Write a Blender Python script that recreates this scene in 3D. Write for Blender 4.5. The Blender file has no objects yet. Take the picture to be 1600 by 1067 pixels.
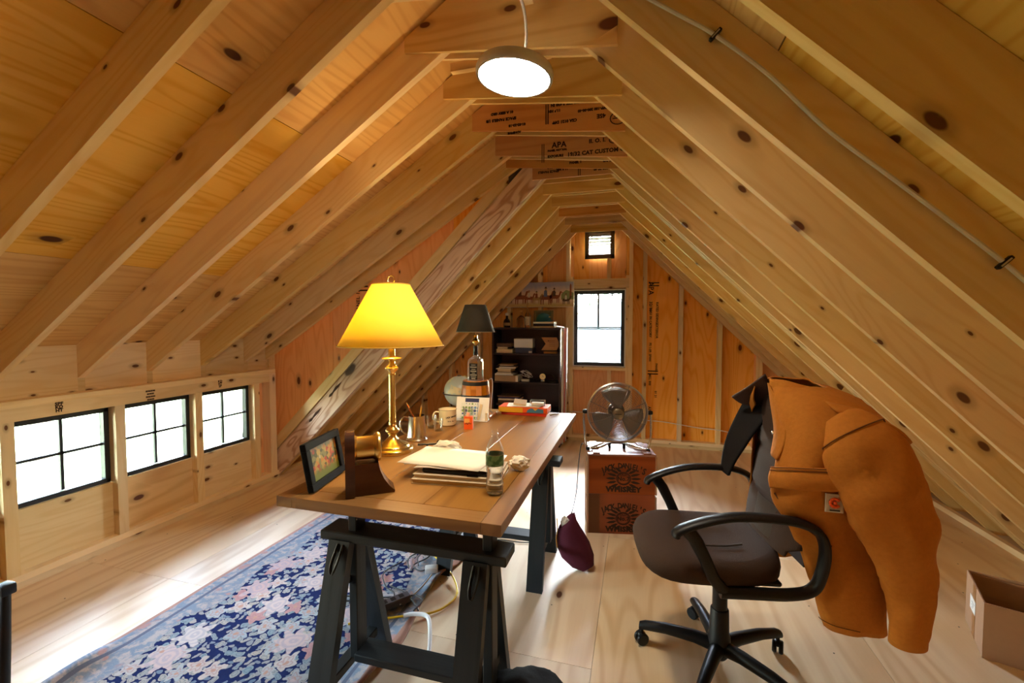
import bpy, bmesh, math, random
from mathutils import Vector, Matrix, Euler
random.seed(7)
C = bpy.context.scene.collection
SC = bpy.context.scene
PI = math.pi
R = math.radians

# ------------------------------------------------------------------ camera, world, sun, exposure
cd = bpy.data.cameras.new('camera')
cd.sensor_width = 36.0
cd.lens = 682.52 / 1600 * 36.0
cd.clip_start = 0.02
cam = bpy.data.objects.new('camera', cd)
C.objects.link(cam)
cam.location = (0, 0, 1.4907)
cam.rotation_euler = (PI / 2 - 0.0411, 0, 0.2774)
SC.camera = cam

w = bpy.data.worlds.new('daylight')
SC.world = w
w.use_nodes = True
wn = w.node_tree.nodes
wl = w.node_tree.links
bg = wn['Background']
sky = wn.new('ShaderNodeTexSky')
sky.sky_type = 'NISHITA'
sky.sun_disc = False
sky.sun_elevation = R(58)
sky.sun_rotation = R(20)
sky.air_density = 1.6
sky.dust_density = 3.0
hz = wn.new('ShaderNodeMix')
hz.data_type = 'RGBA'
hz.inputs[0].default_value = .5
hz.inputs[7].default_value = (.46, .44, .41, 1)
wl.new(sky.outputs[0], hz.inputs[6])
wl.new(hz.outputs[2], bg.inputs['Color'])
bg.inputs['Strength'].default_value = 38.0

sd = bpy.data.lights.new('sun', 'SUN')
sd.energy = 10.0
sd.angle = R(0.8)
sd.color = (1, .95, .86)
sun = bpy.data.objects.new('sun', sd)
C.objects.link(sun)
sun.rotation_euler = Euler((R(-30), R(14), 0), 'XYZ')

SC.view_settings.view_transform = 'Standard'
SC.view_settings.look = 'None'
SC.view_settings.gamma = 1
SC.view_settings.use_curve_mapping = False
SC.view_settings.exposure = 0.32
SC.cycles.max_bounces = 10
SC.cycles.diffuse_bounces = 6
SC.cycles.glossy_bounces = 4
SC.cycles.transmission_bounces = 10
SC.cycles.transparent_max_bounces = 24
SC.cycles.sample_clamp_indirect = 6.0
SC.cycles.caustics_reflective = False
SC.cycles.caustics_refractive = False
SC.cycles.use_denoising = True
SC.cycles.denoiser = 'OPENIMAGEDENOISE'


def portal(name, loc, rot, sx, sy):
    l = bpy.data.lights.new(name, 'AREA')
    l.shape = 'RECTANGLE'
    l.size = sx
    l.size_y = sy
    l.cycles.is_portal = True
    o = bpy.data.objects.new(name, l)
    C.objects.link(o)
    o.location = loc
    o.rotation_euler = rot
    return o


# ------------------------------------------------------------------ node helpers
class NT:
    def __init__(s, name):
        s.m = bpy.data.materials.new(name)
        s.m.use_nodes = True
        s.t = s.m.node_tree
        s.b = s.t.nodes['Principled BSDF']
        s.out = s.t.nodes['Material Output']

    def n(s, typ, **k):
        x = s.t.nodes.new('ShaderNode' + typ)
        for a, v in k.items():
            setattr(x, a, v)
        return x

    def set(s, sock, v):
        if isinstance(v, bpy.types.NodeSocket):
            s.t.links.new(v, sock)
        elif v is not None:
            sock.default_value = v

    def math(s, op, a, b=None, c=None, clamp=False):
        x = s.n('Math', operation=op, use_clamp=clamp)
        s.set(x.inputs[0], a)
        if b is not None: s.set(x.inputs[1], b)
        if c is not None: s.set(x.inputs[2], c)
        return x.outputs[0]

    def vm(s, op, a, b=None):
        x = s.n('VectorMath', operation=op)
        s.set(x.inputs[0], a)
        if b is not None: s.set(x.inputs[1], b)
        return x.outputs['Value'] if op in ('LENGTH', 'DOT_PRODUCT', 'DISTANCE') else x.outputs['Vector']

    def mix(s, f, a, b, blend='MIX'):
        x = s.n('Mix', data_type='RGBA', blend_type=blend)
        s.set(x.inputs[0], f)
        s.set(x.inputs[6], col4(a))
        s.set(x.inputs[7], col4(b))
        return x.outputs[2]

    def smooth(s, v, lo, hi):
        x = s.n('MapRange', interpolation_type='SMOOTHSTEP')
        s.set(x.inputs[0], v)
        x.inputs[1].default_value = lo
        x.inputs[2].default_value = hi
        return x.outputs[0]

    def noise(s, vec, scale, detail=2, rough=.5, dist=0.0):
        x = s.n('TexNoise')
        s.set(x.inputs['Vector'], vec)
        x.inputs['Scale'].default_value = scale
        x.inputs['Detail'].default_value = detail
        x.inputs['Roughness'].default_value = rough
        x.inputs['Distortion'].default_value = dist
        return x.outputs['Fac']

    def voro(s, vec, scale, rnd=1.0, feature='F1'):
        x = s.n('TexVoronoi', feature=feature)
        s.set(x.inputs['Vector'], vec)
        x.inputs['Scale'].default_value = scale
        x.inputs['Randomness'].default_value = rnd
        return x

    def obj(s):
        return s.n('TexCoord').outputs['Object']

    def rnd(s):
        return s.n('ObjectInfo').outputs['Random']

    def bump(s, h, strength=.2, dist=.01):
        x = s.n('Bump')
        x.inputs['Strength'].default_value = strength
        x.inputs['Distance'].default_value = dist
        s.set(x.inputs['Height'], h)
        s.t.links.new(x.outputs[0], s.b.inputs['Normal'])

    def p(s, **k):
        for a, v in k.items():
            s.set(s.b.inputs[a.replace('_', ' ')], col4(v) if a in ('Base_Color', 'Emission_Color') else v)
        return s.m


def srgb(r, g, b):
    f = lambda c: (c / 255) / 12.92 if c / 255 <= .04045 else ((c / 255 + .055) / 1.055) ** 2.4
    return (f(r), f(g), f(b))


def col4(c):
    if isinstance(c, (tuple, list)) and len(c) == 3:
        return (c[0], c[1], c[2], 1.0)
    return c


def wood(name, c1, c2, knot=(.10, .035, .012), rings=6.0, kscale=2.6, kamount=.55, ksize=.075, rough=.6, fine=.35, var=.14, hue=.5, coarse=1.0, stretch=.28, spec=.25, sharp=.30, lw=.75):
    """sawn or peeled wood; the grain runs along the local X axis of each piece"""
    t = NT(name)
    rn = t.rnd()
    off = t.n('CombineXYZ')
    t.set(off.inputs[0], t.math('MULTIPLY', rn, 37.0))
    t.set(off.inputs[1], t.math('MULTIPLY', rn, 91.0))
    t.set(off.inputs[2], t.math('MULTIPLY', rn, 53.0))
    p = t.vm('ADD', t.obj(), off.outputs[0])
    q = t.vm('MULTIPLY', p, (stretch, 2.2, 2.2))
    n1 = t.noise(q, 1.6 * coarse, 2, .5, .3)
    kv = t.voro(t.vm('MULTIPLY', p, (.62, 1.25, 1.0)), kscale)
    kv.voronoi_dimensions = '2D'
    d = kv.outputs['Distance']
    sel = t.n('SeparateColor')
    t.set(sel.inputs[0], kv.outputs['Color'])
    pick = t.math('GREATER_THAN', sel.outputs[0], 1 - kamount)
    size = t.math('MULTIPLY_ADD', sel.outputs[1], ksize * .9, ksize * .35)
    rel = t.math('DIVIDE', d, size)
    kn = t.math('MULTIPLY', t.smooth(rel, 1.15, .75), pick)
    halo = t.math('MULTIPLY', t.math('POWER', 2.718, t.math('MULTIPLY', d, -5.0)), t.math('MULTIPLY', pick, .55))
    ph = t.math('ADD', t.math('MULTIPLY', n1, rings), halo)
    tri = t.math('PINGPONG', ph, .5)
    line = t.math('SUBTRACT', 1.0, t.smooth(tri, .02, sharp))
    fg = t.noise(t.vm('MULTIPLY', p, (3.0, 90.0, 90.0)), 1.0, 2, .6)
    big = t.noise(t.vm('MULTIPLY', p, (.5, 3.0, 3.0)), 1.3, 1, .5)
    f = t.math('ADD', t.math('MULTIPLY', line, lw), t.math('MULTIPLY_ADD', fg, fine, -.1), clamp=True)
    c = t.mix(f, c1, c2)
    c = t.mix(t.math('MULTIPLY', t.smooth(big, .4, .7), .22), c, c2)
    c = t.mix(kn, c, knot)
    halo2 = t.math('MULTIPLY', t.smooth(rel, 2.6, 1.0), t.math('MULTIPLY', pick, .35))
    c = t.mix(halo2, c, knot)
    hs = t.n('HueSaturation')
    t.set(hs.inputs['Color'], c)
    rv = t.n('TexWhiteNoise', noise_dimensions='1D')
    t.set(rv.inputs['W'], t.math('MULTIPLY', rn, 311.0))
    t.set(hs.inputs['Value'], t.math('MULTIPLY_ADD', rn, var * 2, 1 - var))
    t.set(hs.inputs['Saturation'], t.math('MULTIPLY_ADD', rv.outputs[0], .24, .88))
    t.set(hs.inputs['Hue'], t.math('MULTIPLY_ADD', rv.outputs[0], .006, hue - .003))
    t.p(Base_Color=hs.outputs[0], Roughness=rough, Specular_IOR_Level=spec)
    t.bump(t.math('ADD', fg, t.math('MULTIPLY', line, .3)), .12, .004)
    return t.m


def plain(name, c, rough=.5, metal=0.0, spec=.4, noise=0.0, nscale=40, bump=0.0, **k):
    t = NT(name)
    if noise or bump:
        n = t.noise(t.obj(), nscale, 3, .6)
        if noise:
            t.p(Base_Color=t.mix(n, tuple(x * (1 - noise) for x in c), tuple(min(1, x * (1 + noise)) for x in c)))
        else:
            t.p(Base_Color=c)
        if bump:
            t.bump(n, bump, .004)
    else:
        t.p(Base_Color=c)
    t.p(Roughness=rough, Metallic=metal, Specular_IOR_Level=spec)
    if k: t.p(**k)
    return t.m


def pane_glass(name, tint=(1, 1, 1)):
    t = NT(name)
    tr = t.n('BsdfTransparent')
    tr.inputs[0].default_value = col4(tint)
    gl = t.n('BsdfGlossy')
    gl.inputs['Roughness'].default_value = .02
    fr = t.n('Fresnel')
    fr.inputs[0].default_value = 1.45
    mx = t.n('MixShader')
    t.set(mx.inputs[0], fr.outputs[0])
    t.set(mx.inputs[1], tr.outputs[0])
    t.set(mx.inputs[2], gl.outputs[0])
    t.t.links.new(mx.outputs[0], t.out.inputs[0])
    return t.m


M = {}
M['rafter'] = wood('rafter_spruce', srgb(234, 206, 146), srgb(216, 174, 104), rings=16, kscale=5.0, kamount=.5, ksize=.085, knot=(.14, .055, .02), lw=0.35)
M['stud'] = wood('stud_spruce', srgb(234, 210, 164), srgb(216, 182, 126), rings=16, kscale=6.5, kamount=.5, ksize=.085, knot=(.14, .055, .02), lw=0.35)
M['roofply'] = wood('roof_plywood', srgb(230, 186, 104), srgb(204, 146, 66), rings=17, kscale=2.6, kamount=0.36, ksize=0.075, knot=(.07, .02, .006), coarse=.9, stretch=.22, fine=.25, lw=0.5)
M['gusset'] = wood('gusset_plywood', srgb(230, 194, 126), srgb(206, 158, 88), rings=10, kscale=3.6, kamount=.5, ksize=.10, knot=(.12, .035, .012), coarse=.7, lw=0.6)
M['gusset_red'] = wood('gusset_red_plywood', srgb(206, 154, 100), srgb(182, 124, 74), rings=10, kscale=3.6, kamount=.4, ksize=.06, knot=(.10, .03, .012), coarse=.7, lw=0.5)
M['wallply'] = wood('wall_plywood', srgb(242, 182, 114), srgb(224, 150, 80), rings=18, kscale=3.4, kamount=.45, ksize=.07, knot=(.13, .035, .012), coarse=.9, fine=.45, lw=0.45)
M['floorply'] = wood('floor_plywood', srgb(232, 208, 172), srgb(208, 172, 128), rings=13, kscale=1.2, kamount=.05, ksize=.025, coarse=.6, stretch=.30, fine=.3, rough=.42, var=.05, spec=.45, lw=0.6, sharp=0.35)
M['weathered'] = wood('weathered_rafter', srgb(224, 200, 176), srgb(168, 118, 80), rings=14, kscale=2.2, kamount=.5, ksize=.10, knot=(.05, .025, .015), stretch=.5, lw=0.7)
M['ink'] = plain('stamp_ink', (.035, .02, .012), .8, spec=.1)
M['deck'] = plain('roof_deck', (.10, .08, .06), .9)
M['frame_black'] = plain('window_frame_black', (.018, .022, .024), .35)
M['white'] = plain('white_vinyl', (.80, .80, .78), .45)
M['pane'] = pane_glass('window_glass', (.97, .985, .98))


# ------------------------------------------------------------------ mesh helpers
class MB:
    def __init__(s):
        s.bm = bmesh.new()

    def add(s, verts, faces, mi=0, mat=None):
        vs = [s.bm.verts.new(mat @ Vector(v) if mat else v) for v in verts]
        fs = []
        for f in faces:
            try:
                x = s.bm.faces.new([vs[i] for i in f])
                x.material_index = mi
                fs.append(x)
            except ValueError:
                pass
        return vs, fs

    def box(s, c, size, rot=None, bev=0.0, mi=0, seg=1):
        mm = Matrix.Translation(c)
        if rot is not None:
            mm = mm @ (rot if isinstance(rot, Matrix) else Euler(rot).to_matrix().to_4x4())
        hx, hy, hz = size[0] / 2, size[1] / 2, size[2] / 2
        v = [(-hx, -hy, -hz), (hx, -hy, -hz), (hx, hy, -hz), (-hx, hy, -hz), (-hx, -hy, hz), (hx, -hy, hz), (hx, hy, hz), (-hx, hy, hz)]
        f = [(0, 3, 2, 1), (4, 5, 6, 7), (0, 1, 5, 4), (1, 2, 6, 5), (2, 3, 7, 6), (3, 0, 4, 7)]
        if bev:
            b2 = bmesh.new()
            vv = [b2.verts.new(x) for x in v]
            for q in f: b2.faces.new([vv[i] for i in q])
            bmesh.ops.bevel(b2, geom=b2.edges[:], offset=bev, segments=seg, affect='EDGES', profile=.5)
            b2.verts.index_update()
            s.add([x.co[:] for x in b2.verts], [[y.index for y in q.verts] for q in b2.faces], mi, mm)
            b2.free()
        else:
            s.add(v, f, mi, mm)
        return s

    def prism(s, pts, ax, lo, hi, mi=0, mat=None):
        """extrude a 2D polygon along an axis: ax='x' -> pts are (y,z); 'y' -> (x,z); 'z' -> (x,y)"""
        def P(a, b, h):
            return {'x': (h, a, b), 'y': (a, h, b), 'z': (a, b, h)}[ax]
        n = len(pts)
        v = [P(a, b, lo) for a, b in pts] + [P(a, b, hi) for a, b in pts]
        f = [tuple(range(n)), tuple(range(2 * n - 1, n - 1, -1))] + [(i, i + n, (i + 1) % n + n, (i + 1) % n) for i in range(n)]
        s.add(v, f, mi, mat)
        return s

    def lathe(s, prof, c=(0, 0, 0), seg=24, mi=0, mat=None, cap=True):
        """prof: (radius, z) list"""
        mm = Matrix.Translation(c)
        if mat: mm = mm @ mat
        v, f = [], []
        for r, z in prof:
            for k in range(seg):
                a = 2 * PI * k / seg
                v.append((r * math.cos(a), r * math.sin(a), z))
        n = len(prof)
        for i in range(n - 1):
            for k in range(seg):
                k2 = (k + 1) % seg
                f.append((i * seg + k, i * seg + k2, (i + 1) * seg + k2, (i + 1) * seg + k))
        if cap:
            if prof[0][0] > 1e-5: f.append(tuple(range(seg - 1, -1, -1)))
            if prof[-1][0] > 1e-5: f.append(tuple((n - 1) * seg + k for k in range(seg)))
        s.add(v, f, mi, mm)
        return s

    def tube(s, pts, r, seg=8, cyc=False, mi=0, sub=0):
        P = [Vector(p) for p in pts]
        if sub:
            P = catmull(P, sub, cyc)
        n = len(P)
        rr = r if isinstance(r, (list, tuple)) else [r] * n
        if len(rr) != n:
            rr = [rr[min(len(rr) - 1, int(i * len(rr) / n))] for i in range(n)]
        v, f = [], []
        up = None
        for i, p in enumerate(P):
            if cyc: d = P[(i + 1) % n] - P[i - 1]
            else: d = P[min(i + 1, n - 1)] - P[max(i - 1, 0)]
            if d.length < 1e-9: d = Vector((0, 0, 1))
            d.normalize()
            if up is None:
                up = d.orthogonal().normalized()
            up = up - d * up.dot(d)
            if up.length < 1e-6: up = d.orthogonal()
            up.normalize()
            sd = d.cross(up)
            for k in range(seg):
                a = 2 * PI * k / seg
                v.append(p + (up * math.cos(a) + sd * math.sin(a)) * rr[i])
        for i in range(n if cyc else n - 1):
            j = (i + 1) % n
            for k in range(seg):
                k2 = (k + 1) % seg
                f.append((i * seg + k, i * seg + k2, j * seg + k2, j * seg + k))
        if not cyc:
            f.append(tuple(range(seg - 1, -1, -1)))
            f.append(tuple((n - 1) * seg + k for k in range(seg)))
        s.add(v, f, mi)
        return s

    def ball(s, c, r, seg=16, rings=10, mi=0, sc=(1, 1, 1), rot=None):
        prof = [(max(1e-6, r * math.sin(PI * i / rings)), -r * math.cos(PI * i / rings)) for i in range(rings + 1)]
        mm = (Euler(rot).to_matrix().to_4x4() if rot else Matrix()) @ Matrix.Diagonal((sc[0], sc[1], sc[2], 1))
        return s.lathe(prof, c, seg, mi, mm, cap=False)

    def loft(s, rings, closed=True, cap=True, mi=0):
        n = len(rings[0])
        v = [p for r in rings for p in r]
        f = []
        for i in range(len(rings) - 1):
            for k in range(n if closed else n - 1):
                k2 = (k + 1) % n
                f.append((i * n + k, i * n + k2, (i + 1) * n + k2, (i + 1) * n + k))
        if cap and closed:
            f.append(tuple(range(n - 1, -1, -1)))
            f.append(tuple((len(rings) - 1) * n + k for k in range(n)))
        s.add(v, f, mi)
        return s

    def build(s, name, mat, parent=None, smooth=35, **tags):
        bmesh.ops.remove_doubles(s.bm, verts=s.bm.verts[:], dist=1e-6)
        bmesh.ops.recalc_face_normals(s.bm, faces=s.bm.faces[:])
        if smooth:
            lim = R(smooth)
            for f in s.bm.faces: f.smooth = True
            for e in s.bm.edges:
                if len(e.link_faces) == 2 and e.calc_face_angle(0) > lim: e.smooth = False
        me = bpy.data.meshes.new(name)
        s.bm.to_mesh(me)
        s.bm.free()
        for m in (mat if isinstance(mat, (list, tuple)) else [mat]):
            me.materials.append(M[m] if isinstance(m, str) else m)
        o = bpy.data.objects.new(name, me)
        C.objects.link(o)
        if parent: o.parent = parent
        for k, v in tags.items(): o[k] = v
        return o


def catmull(P, sub, cyc=False):
    out = []
    n = len(P)
    rng = range(n if cyc else n - 1)
    for i in rng:
        g = lambda j: P[j % n] if cyc else P[max(0, min(n - 1, j))]
        a, b, c, d = g(i - 1), g(i), g(i + 1), g(i + 2)
        for k in range(sub):
            t = k / sub
            out.append(.5 * ((2 * b) + (c - a) * t + (2 * a - 5 * b + 4 * c - d) * t * t + (3 * b - a - 3 * c + d) * t ** 3))
    if not cyc: out.append(P[-1].copy())
    return out


def thing(name, label, cat, loc=(0, 0, 0), rz=0.0, group=None):
    o = bpy.data.objects.new(name, None)
    C.objects.link(o)
    o.empty_display_size = .05
    o.location = loc
    o.rotation_euler = (0, 0, rz)
    o['label'] = label
    o['category'] = cat
    if group: o['group'] = group
    return o


def tag(o, label, cat, group=None):
    o['label'] = label
    o['category'] = cat
    if group: o['group'] = group
    return o


def place(o, loc, rot=(0, 0, 0)):
    o.location = loc
    o.rotation_euler = rot
    return o


def clip(poly, a, b, c):
    """keep a*x+b*y<=c"""
    out = []
    n = len(poly)
    for i in range(n):
        p, q = poly[i], poly[(i + 1) % n]
        fp, fq = a * p[0] + b * p[1] - c, a * q[0] + b * q[1] - c
        if fp <= 0: out.append(p)
        if (fp < 0 < fq) or (fq < 0 < fp):
            t = fp / (fp - fq)
            out.append((p[0] + (q[0] - p[0]) * t, p[1] + (q[1] - p[1]) * t))
    return out


def slab(name, pts, normal, th, grain, mat, parent, **tags):
    """a flat board: planar polygon pts (world), extruded by th along normal; grain = world direction of its local X axis"""
    x = Vector(grain).normalized()
    z = Vector(normal).normalized()
    y = z.cross(x).normalized()
    x = y.cross(z)
    o0 = Vector(pts[0])
    mw = Matrix((x, y, z)).transposed().to_4x4()
    mw.translation = o0
    inv = mw.inverted()
    loc = [inv @ Vector(p) for p in pts]
    mb = MB()
    mb.prism([(p.x, p.y) for p in loc], 'z', 0, th)
    o = mb.build(name, mat, None, smooth=0, **tags)
    if parent:
        o.parent = parent
    o.matrix_world = mw
    return o


def stick(name, a, b, wdir, w, th, mat, parent, **tags):
    """rectangular timber from a to b (centre line of one face): w across wdir, th along normal"""
    a, b = Vector(a), Vector(b)
    g = (b - a).normalized()
    wd = Vector(wdir).normalized()
    nrm = g.cross(wd).normalized()
    h = wd * (w / 2)
    return slab(name, [a - h, b - h, b + h, a + h], nrm, th, g, mat, parent, **tags)


def vbox(name, lo, hi, mat, parent, grain=None, nrm=None, **tags):
    """axis-aligned timber between two corners: grain along its longest side, broad face along nrm (default: the thinnest side)"""
    d = [hi[i] - lo[i] for i in range(3)]
    if grain is None: grain = d.index(max(d))
    if nrm is None or nrm == grain:
        nrm = min((i for i in range(3) if i != grain), key=lambda i: d[i])
    o = 3 - grain - nrm
    P = []
    for ga, oa in ((0, 0), (1, 0), (1, 1), (0, 1)):
        q = [0, 0, 0]
        q[nrm] = lo[nrm]
        q[grain] = (lo, hi)[ga][grain]
        q[o] = (lo, hi)[oa][o]
        P.append(tuple(q))
    ax = lambda i: tuple(1 if k == i else 0 for k in range(3))
    return slab(name, P, ax(nrm), d[nrm], ax(grain), mat, parent, **tags)


def text(name, body, size, mw, mat='ink', parent=None, sx=1.0, align='CENTER', bold=0.0, **tags):
    """flat lettering; mw places its plane (x = reading direction, z = outward)"""
    cu = bpy.data.curves.new(name, 'FONT')
    cu.body = body
    cu.size = size
    cu.align_x = align
    cu.align_y = 'CENTER'
    cu.offset = bold
    cu.resolution_u = 2
    cu.space_character = 1.05
    o = bpy.data.objects.new(name, cu)
    C.objects.link(o)
    dg = bpy.context.evaluated_depsgraph_get()
    me = bpy.data.meshes.new_from_object(o.evaluated_get(dg))
    bpy.data.objects.remove(o)
    bpy.data.curves.remove(cu)
    me.transform(Matrix.Diagonal((sx, 1, 1, 1)))
    me.materials.clear()
    me.materials.append(M[mat])
    ob = bpy.data.objects.new(name, me)
    C.objects.link(ob)
    if parent: ob.parent = parent
    ob.matrix_world = mw
    for k, v in tags.items(): ob[k] = v
    return ob


def plane_mat(o, x, y):
    x, y = Vector(x).normalized(), Vector(y).normalized()
    z = x.cross(y)
    m = Matrix((x, y, z)).transposed().to_4x4()
    m.translation = Vector(o)
    return m


def join(objs, name):
    """merge finished meshes (world placed) into the first one's frame"""
    base = objs[0]
    bm = bmesh.new()
    for o in objs:
        b2 = bmesh.new()
        b2.from_mesh(o.data)
        b2.transform(base.matrix_world.inverted() @ o.matrix_world)
        tmp = bpy.data.meshes.new('t')
        b2.to_mesh(tmp)
        bm.from_mesh(tmp)
        bpy.data.meshes.remove(tmp)
        b2.free()
    bm.to_mesh(base.data)
    bm.free()
    for o in objs[1:]: bpy.data.objects.remove(o)
    base.name = name
    return base


# ------------------------------------------------------------------ structure: measurements (metres)
XR = -.458                      # ridge
YB = 5.533                      # face of the back wall studs
YF = -3.60                      # front wall behind the camera
YA = 3.41                       # near face of the frame where the dormer ends
SP = .4064
XK = -3.311                     # face of the knee wall studs
PLY = .015
us_r = lambda x: 2.437 - x      # undersides of rafters
sh_r = lambda x: 2.692 - x
us_l = lambda x: 3.353 + x
sh_l = lambda x: 3.608 + x
us_d = lambda x: 3.288 + .63 * x
sh_d = lambda x: 3.501 + .63 * x
XE_R, XE_L, XE_D = 2.75, -3.66, -3.72

# floor: base slab with plywood sheets let into its top
fl = MB().box(((XE_R + XE_L) / 2, (YF + YB + .1) / 2, -.075), (XE_R - XE_L, YB + .1 - YF, .11)).build('floor', 'deck', smooth=0, kind='structure')
xs = [-3.66, -2.61, -1.39, -.17, 1.05, 2.27, 2.75]
for i in range(6):
    y0 = 1.85 if i < 3 else 1.85 + (1.22 if i % 2 else 0.02)
    cuts = [YF]
    y = y0 - 2.44 * 3
    while y < YB + .1:
        if y > YF + .2 and y < YB: cuts.append(y)
        y += 2.44
    cuts.append(YB + .1)
    for a, b in zip(cuts, cuts[1:]):
        slab('floor_panel', [(xs[i] + .001, a + .0012, -.02), (xs[i + 1] - .001, a + .0012, -.02), (xs[i + 1] - .001, b - .0012, -.02), (xs[i] + .001, b - .0012, -.02)], (0, 0, 1), .02, (0, 1, 0), 'floorply', fl)
nh = MB()
rr = random.Random(3)
for k in range(17):
    yy = -.2 + k * SP * .86
    for j in range(26):
        xx = -3.2 + j * .215 + rr.uniform(-.03, .03)
        if rr.random() < .42:
            nh.lathe([(.0042, .0004), (.0, .0006)], (xx, yy + rr.uniform(-.02, .02), 0), 6, cap=False)
nh.build('nail_heads', plain('nail_dark', (.05, .035, .025), .6), fl, smooth=0, kind='stuff')

# ceiling: outer deck + sheathing panels + rafters + gussets
dk = MB()
for f, x0, x1, ya, yb in ((sh_r, XR, XE_R + .15, YF, YB + .2), (sh_l, XE_L - .15, XR, YA, YB + .2), (sh_d, XE_D - .1, -.39, YF, YA + .25)):
    z0, z1 = f(x0), f(x1)
    dk.prism([(x0, z0 + .026), (x1, z1 + .026), (x1, z1 + .07), (x0, z0 + .07)], 'y', ya, yb)
ceil = dk.build('ceiling', 'deck', smooth=0, kind='structure')


def roof(f, xa, xb, ya, yb, seed):
    s = -1 if f(1) < f(0) else 1
    d = Vector((1, 0, f(1) - f(0))).normalized()
    nrm = Vector((-d.z, 0, d.x))
    step = 1.22 * d.x
    rows = int((xb - xa) / step) + 1
    for r in range(rows):
        x0 = xa + r * step
        x1 = min(xb, x0 + step)
        if x1 - x0 < .02: continue
        y = ya - (1.22 if (r + seed) % 2 else 0.35)
        while y < yb:
            y0, y1 = max(ya, y), min(yb, y + 2.44)
            if y1 - y0 > .05:
                g = .0015
                slab('roof_panel', [(x0 + g, y0 + g, f(x0 + g)), (x1 - g, y0 + g, f(x1 - g)), (x1 - g, y1 - g, f(x1 - g)), (x0 + g, y1 - g, f(x0 + g))], nrm, PLY, (0, 1, 0), 'roofply', ceil)
            y += 2.44


roof(sh_r, XR - .01, XE_R + .1, YF, YB + .1, 0)
roof(sh_l, XE_L - .1, XR, YA + .05, YB + .1, 1)
roof(sh_d, XE_D, XR + .02, YF, YA + .06, 0)


def rafter(f, g, x0, x1, y, mat='rafter', th=.038, plumb=True):
    """underside f, top g between x0 and x1; near face at y"""
    d = Vector((1, 0, f(1) - f(0)))
    pts = [(x0, y, f(x0)), (x1, y, f(x1)), (x1, y, g(x1) - .002), (x0, y, g(x0) - .002)]
    return slab('rafter', pts, (0, 1, 0), th, d, mat, ceil)


yD = [1.9354 - .038 + SP * k for k in range(-13, 4)]     # dormer frames, near faces
yA = [YA + SP * k for k in range(0, 5)]
for y in yD:
    rafter(us_r, sh_r, XR, XE_R, y)
    rafter(us_d, sh_d, XE_D + .06, XR, y)
rafter(us_d, sh_d, XE_D + .06, XR, YA - .055)
rafter(us_r, sh_r, XR, XE_R, YA - .055)
for i, y in enumerate(yA):
    rafter(us_r, sh_r, XR, XE_R, y)
    rafter(us_l, sh_l, XE_L, XR, y, 'weathered' if i == 0 else 'rafter')
rafter(us_r, sh_r, XR, XE_R, YA + .045)
rafter(us_l, sh_l, XE_L, XR, YA + .045)
rafter(us_r, sh_r, XR, XE_R, YB - .05)
rafter(us_l, sh_l, XE_L, XR, YB - .05)

# ridge board
vbox('ridge_board', (XR - .019, YF, 2.86), (XR + .019, YB, 3.10), 'rafter', ceil)

# gusset boards on both faces of each frame
GD = {}


def gusset(y, xl, zl, xr_, zr, dorm, th=.015, mat='gusset'):
    top = 3.15
    P = [(xl, zl), (xr_, zr), (xr_, top), (xl, top)]
    P = clip(P, 1, 1, 2.692 - .012)
    P = clip(P, -.63 if dorm else -1, 1, (3.501 if dorm else 3.608) - .012)
    return slab('gusset_board', [(a, y, b) for a, b in P], (0, 1, 0), th, (1, 0, 0), mat, ceil)


tilt = [(-1.06, 2.757, -.088, 2.632), (-1.05, 2.742, -.083, 2.63), (-1.035, 2.733, -.077, 2.622), (-1.01, 2.722, -.072, 2.62)]
for k, y in enumerate(yD):
    j = k - 13
    xl, zl, xr_, zr = tilt[j] if j >= 0 else (-1.05, 2.745, -.085, 2.63)
    m = 'gusset_red' if j in (2, 3) else 'gusset'
    GD[('D', j)] = gusset(y - .0152, xl, zl, xr_, zr, True, mat=m)
    gusset(y + .0382, xl + .02, zl - .005, xr_ - .02, zr - .005, True)
GD[('D', 4)] = gusset(YA - .055 - .0152, -1.0, 2.715, -.07, 2.62, True, mat='gusset_red')
for k, y in enumerate(yA):
    m = 'gusset_red' if k in (0, 3) else 'gusset'
    GD[('A', k)] = gusset(y - .0152, -.80, 2.618, -.115, 2.614, False, mat=m)
    gusset(y + (.0832 if k == 0 else .0382), -.80, 2.614, -.115, 2.612, False)
gusset(YB - .05 - .0152, -.80, 2.618, -.115, 2.614, False)

vbox('frieze_plate', (-3.43, YF, 1.0605), (-3.403, YA - .02, 1.16), 'stud', ceil)
# small blocks behind the lamp and frieze blocks above the knee wall plate
for y0, y1 in zip(yD, yD[1:] + [YA - .055]):
    slab('frieze_block', [(-3.402, y0 + .0382, 1.0605), (-3.402, y1 - .0002, 1.0605), (-3.402, y1 - .0002, sh_d(-3.402) - .002), (-3.402, y0 + .0382, sh_d(-3.402) - .002)], (-1, 0, 0), .02, (0, 1, 0), 'stud', ceil)
for x in (-.86, -.30):
    vbox('spacer_block', (x, 1.915 + .04, 2.68), (x + .16, 1.915 + .07, 2.72), 'gusset', ceil)


def stamp(par, y, x, z, lines, h, flip=False, rotz=0):
    """ink print on a board that faces -Y"""
    obs = []
    for i, (dx, dz, body, s) in enumerate(lines):
        if flip: mw = plane_mat((x - dx, y, z - dz), (-1, 0, 0), (0, 0, -1))
        else: mw = plane_mat((x + dx, y, z + dz), (1, 0, 0), (0, 0, 1))
        obs.append(text('stamp_lettering', body, h * s, mw, 'ink', None, align='LEFT', bold=.0018))
    b = join(obs, 'stamp_lettering')
    mw = b.matrix_world.copy()
    b.parent = par
    b.matrix_world = mw
    return b


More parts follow.
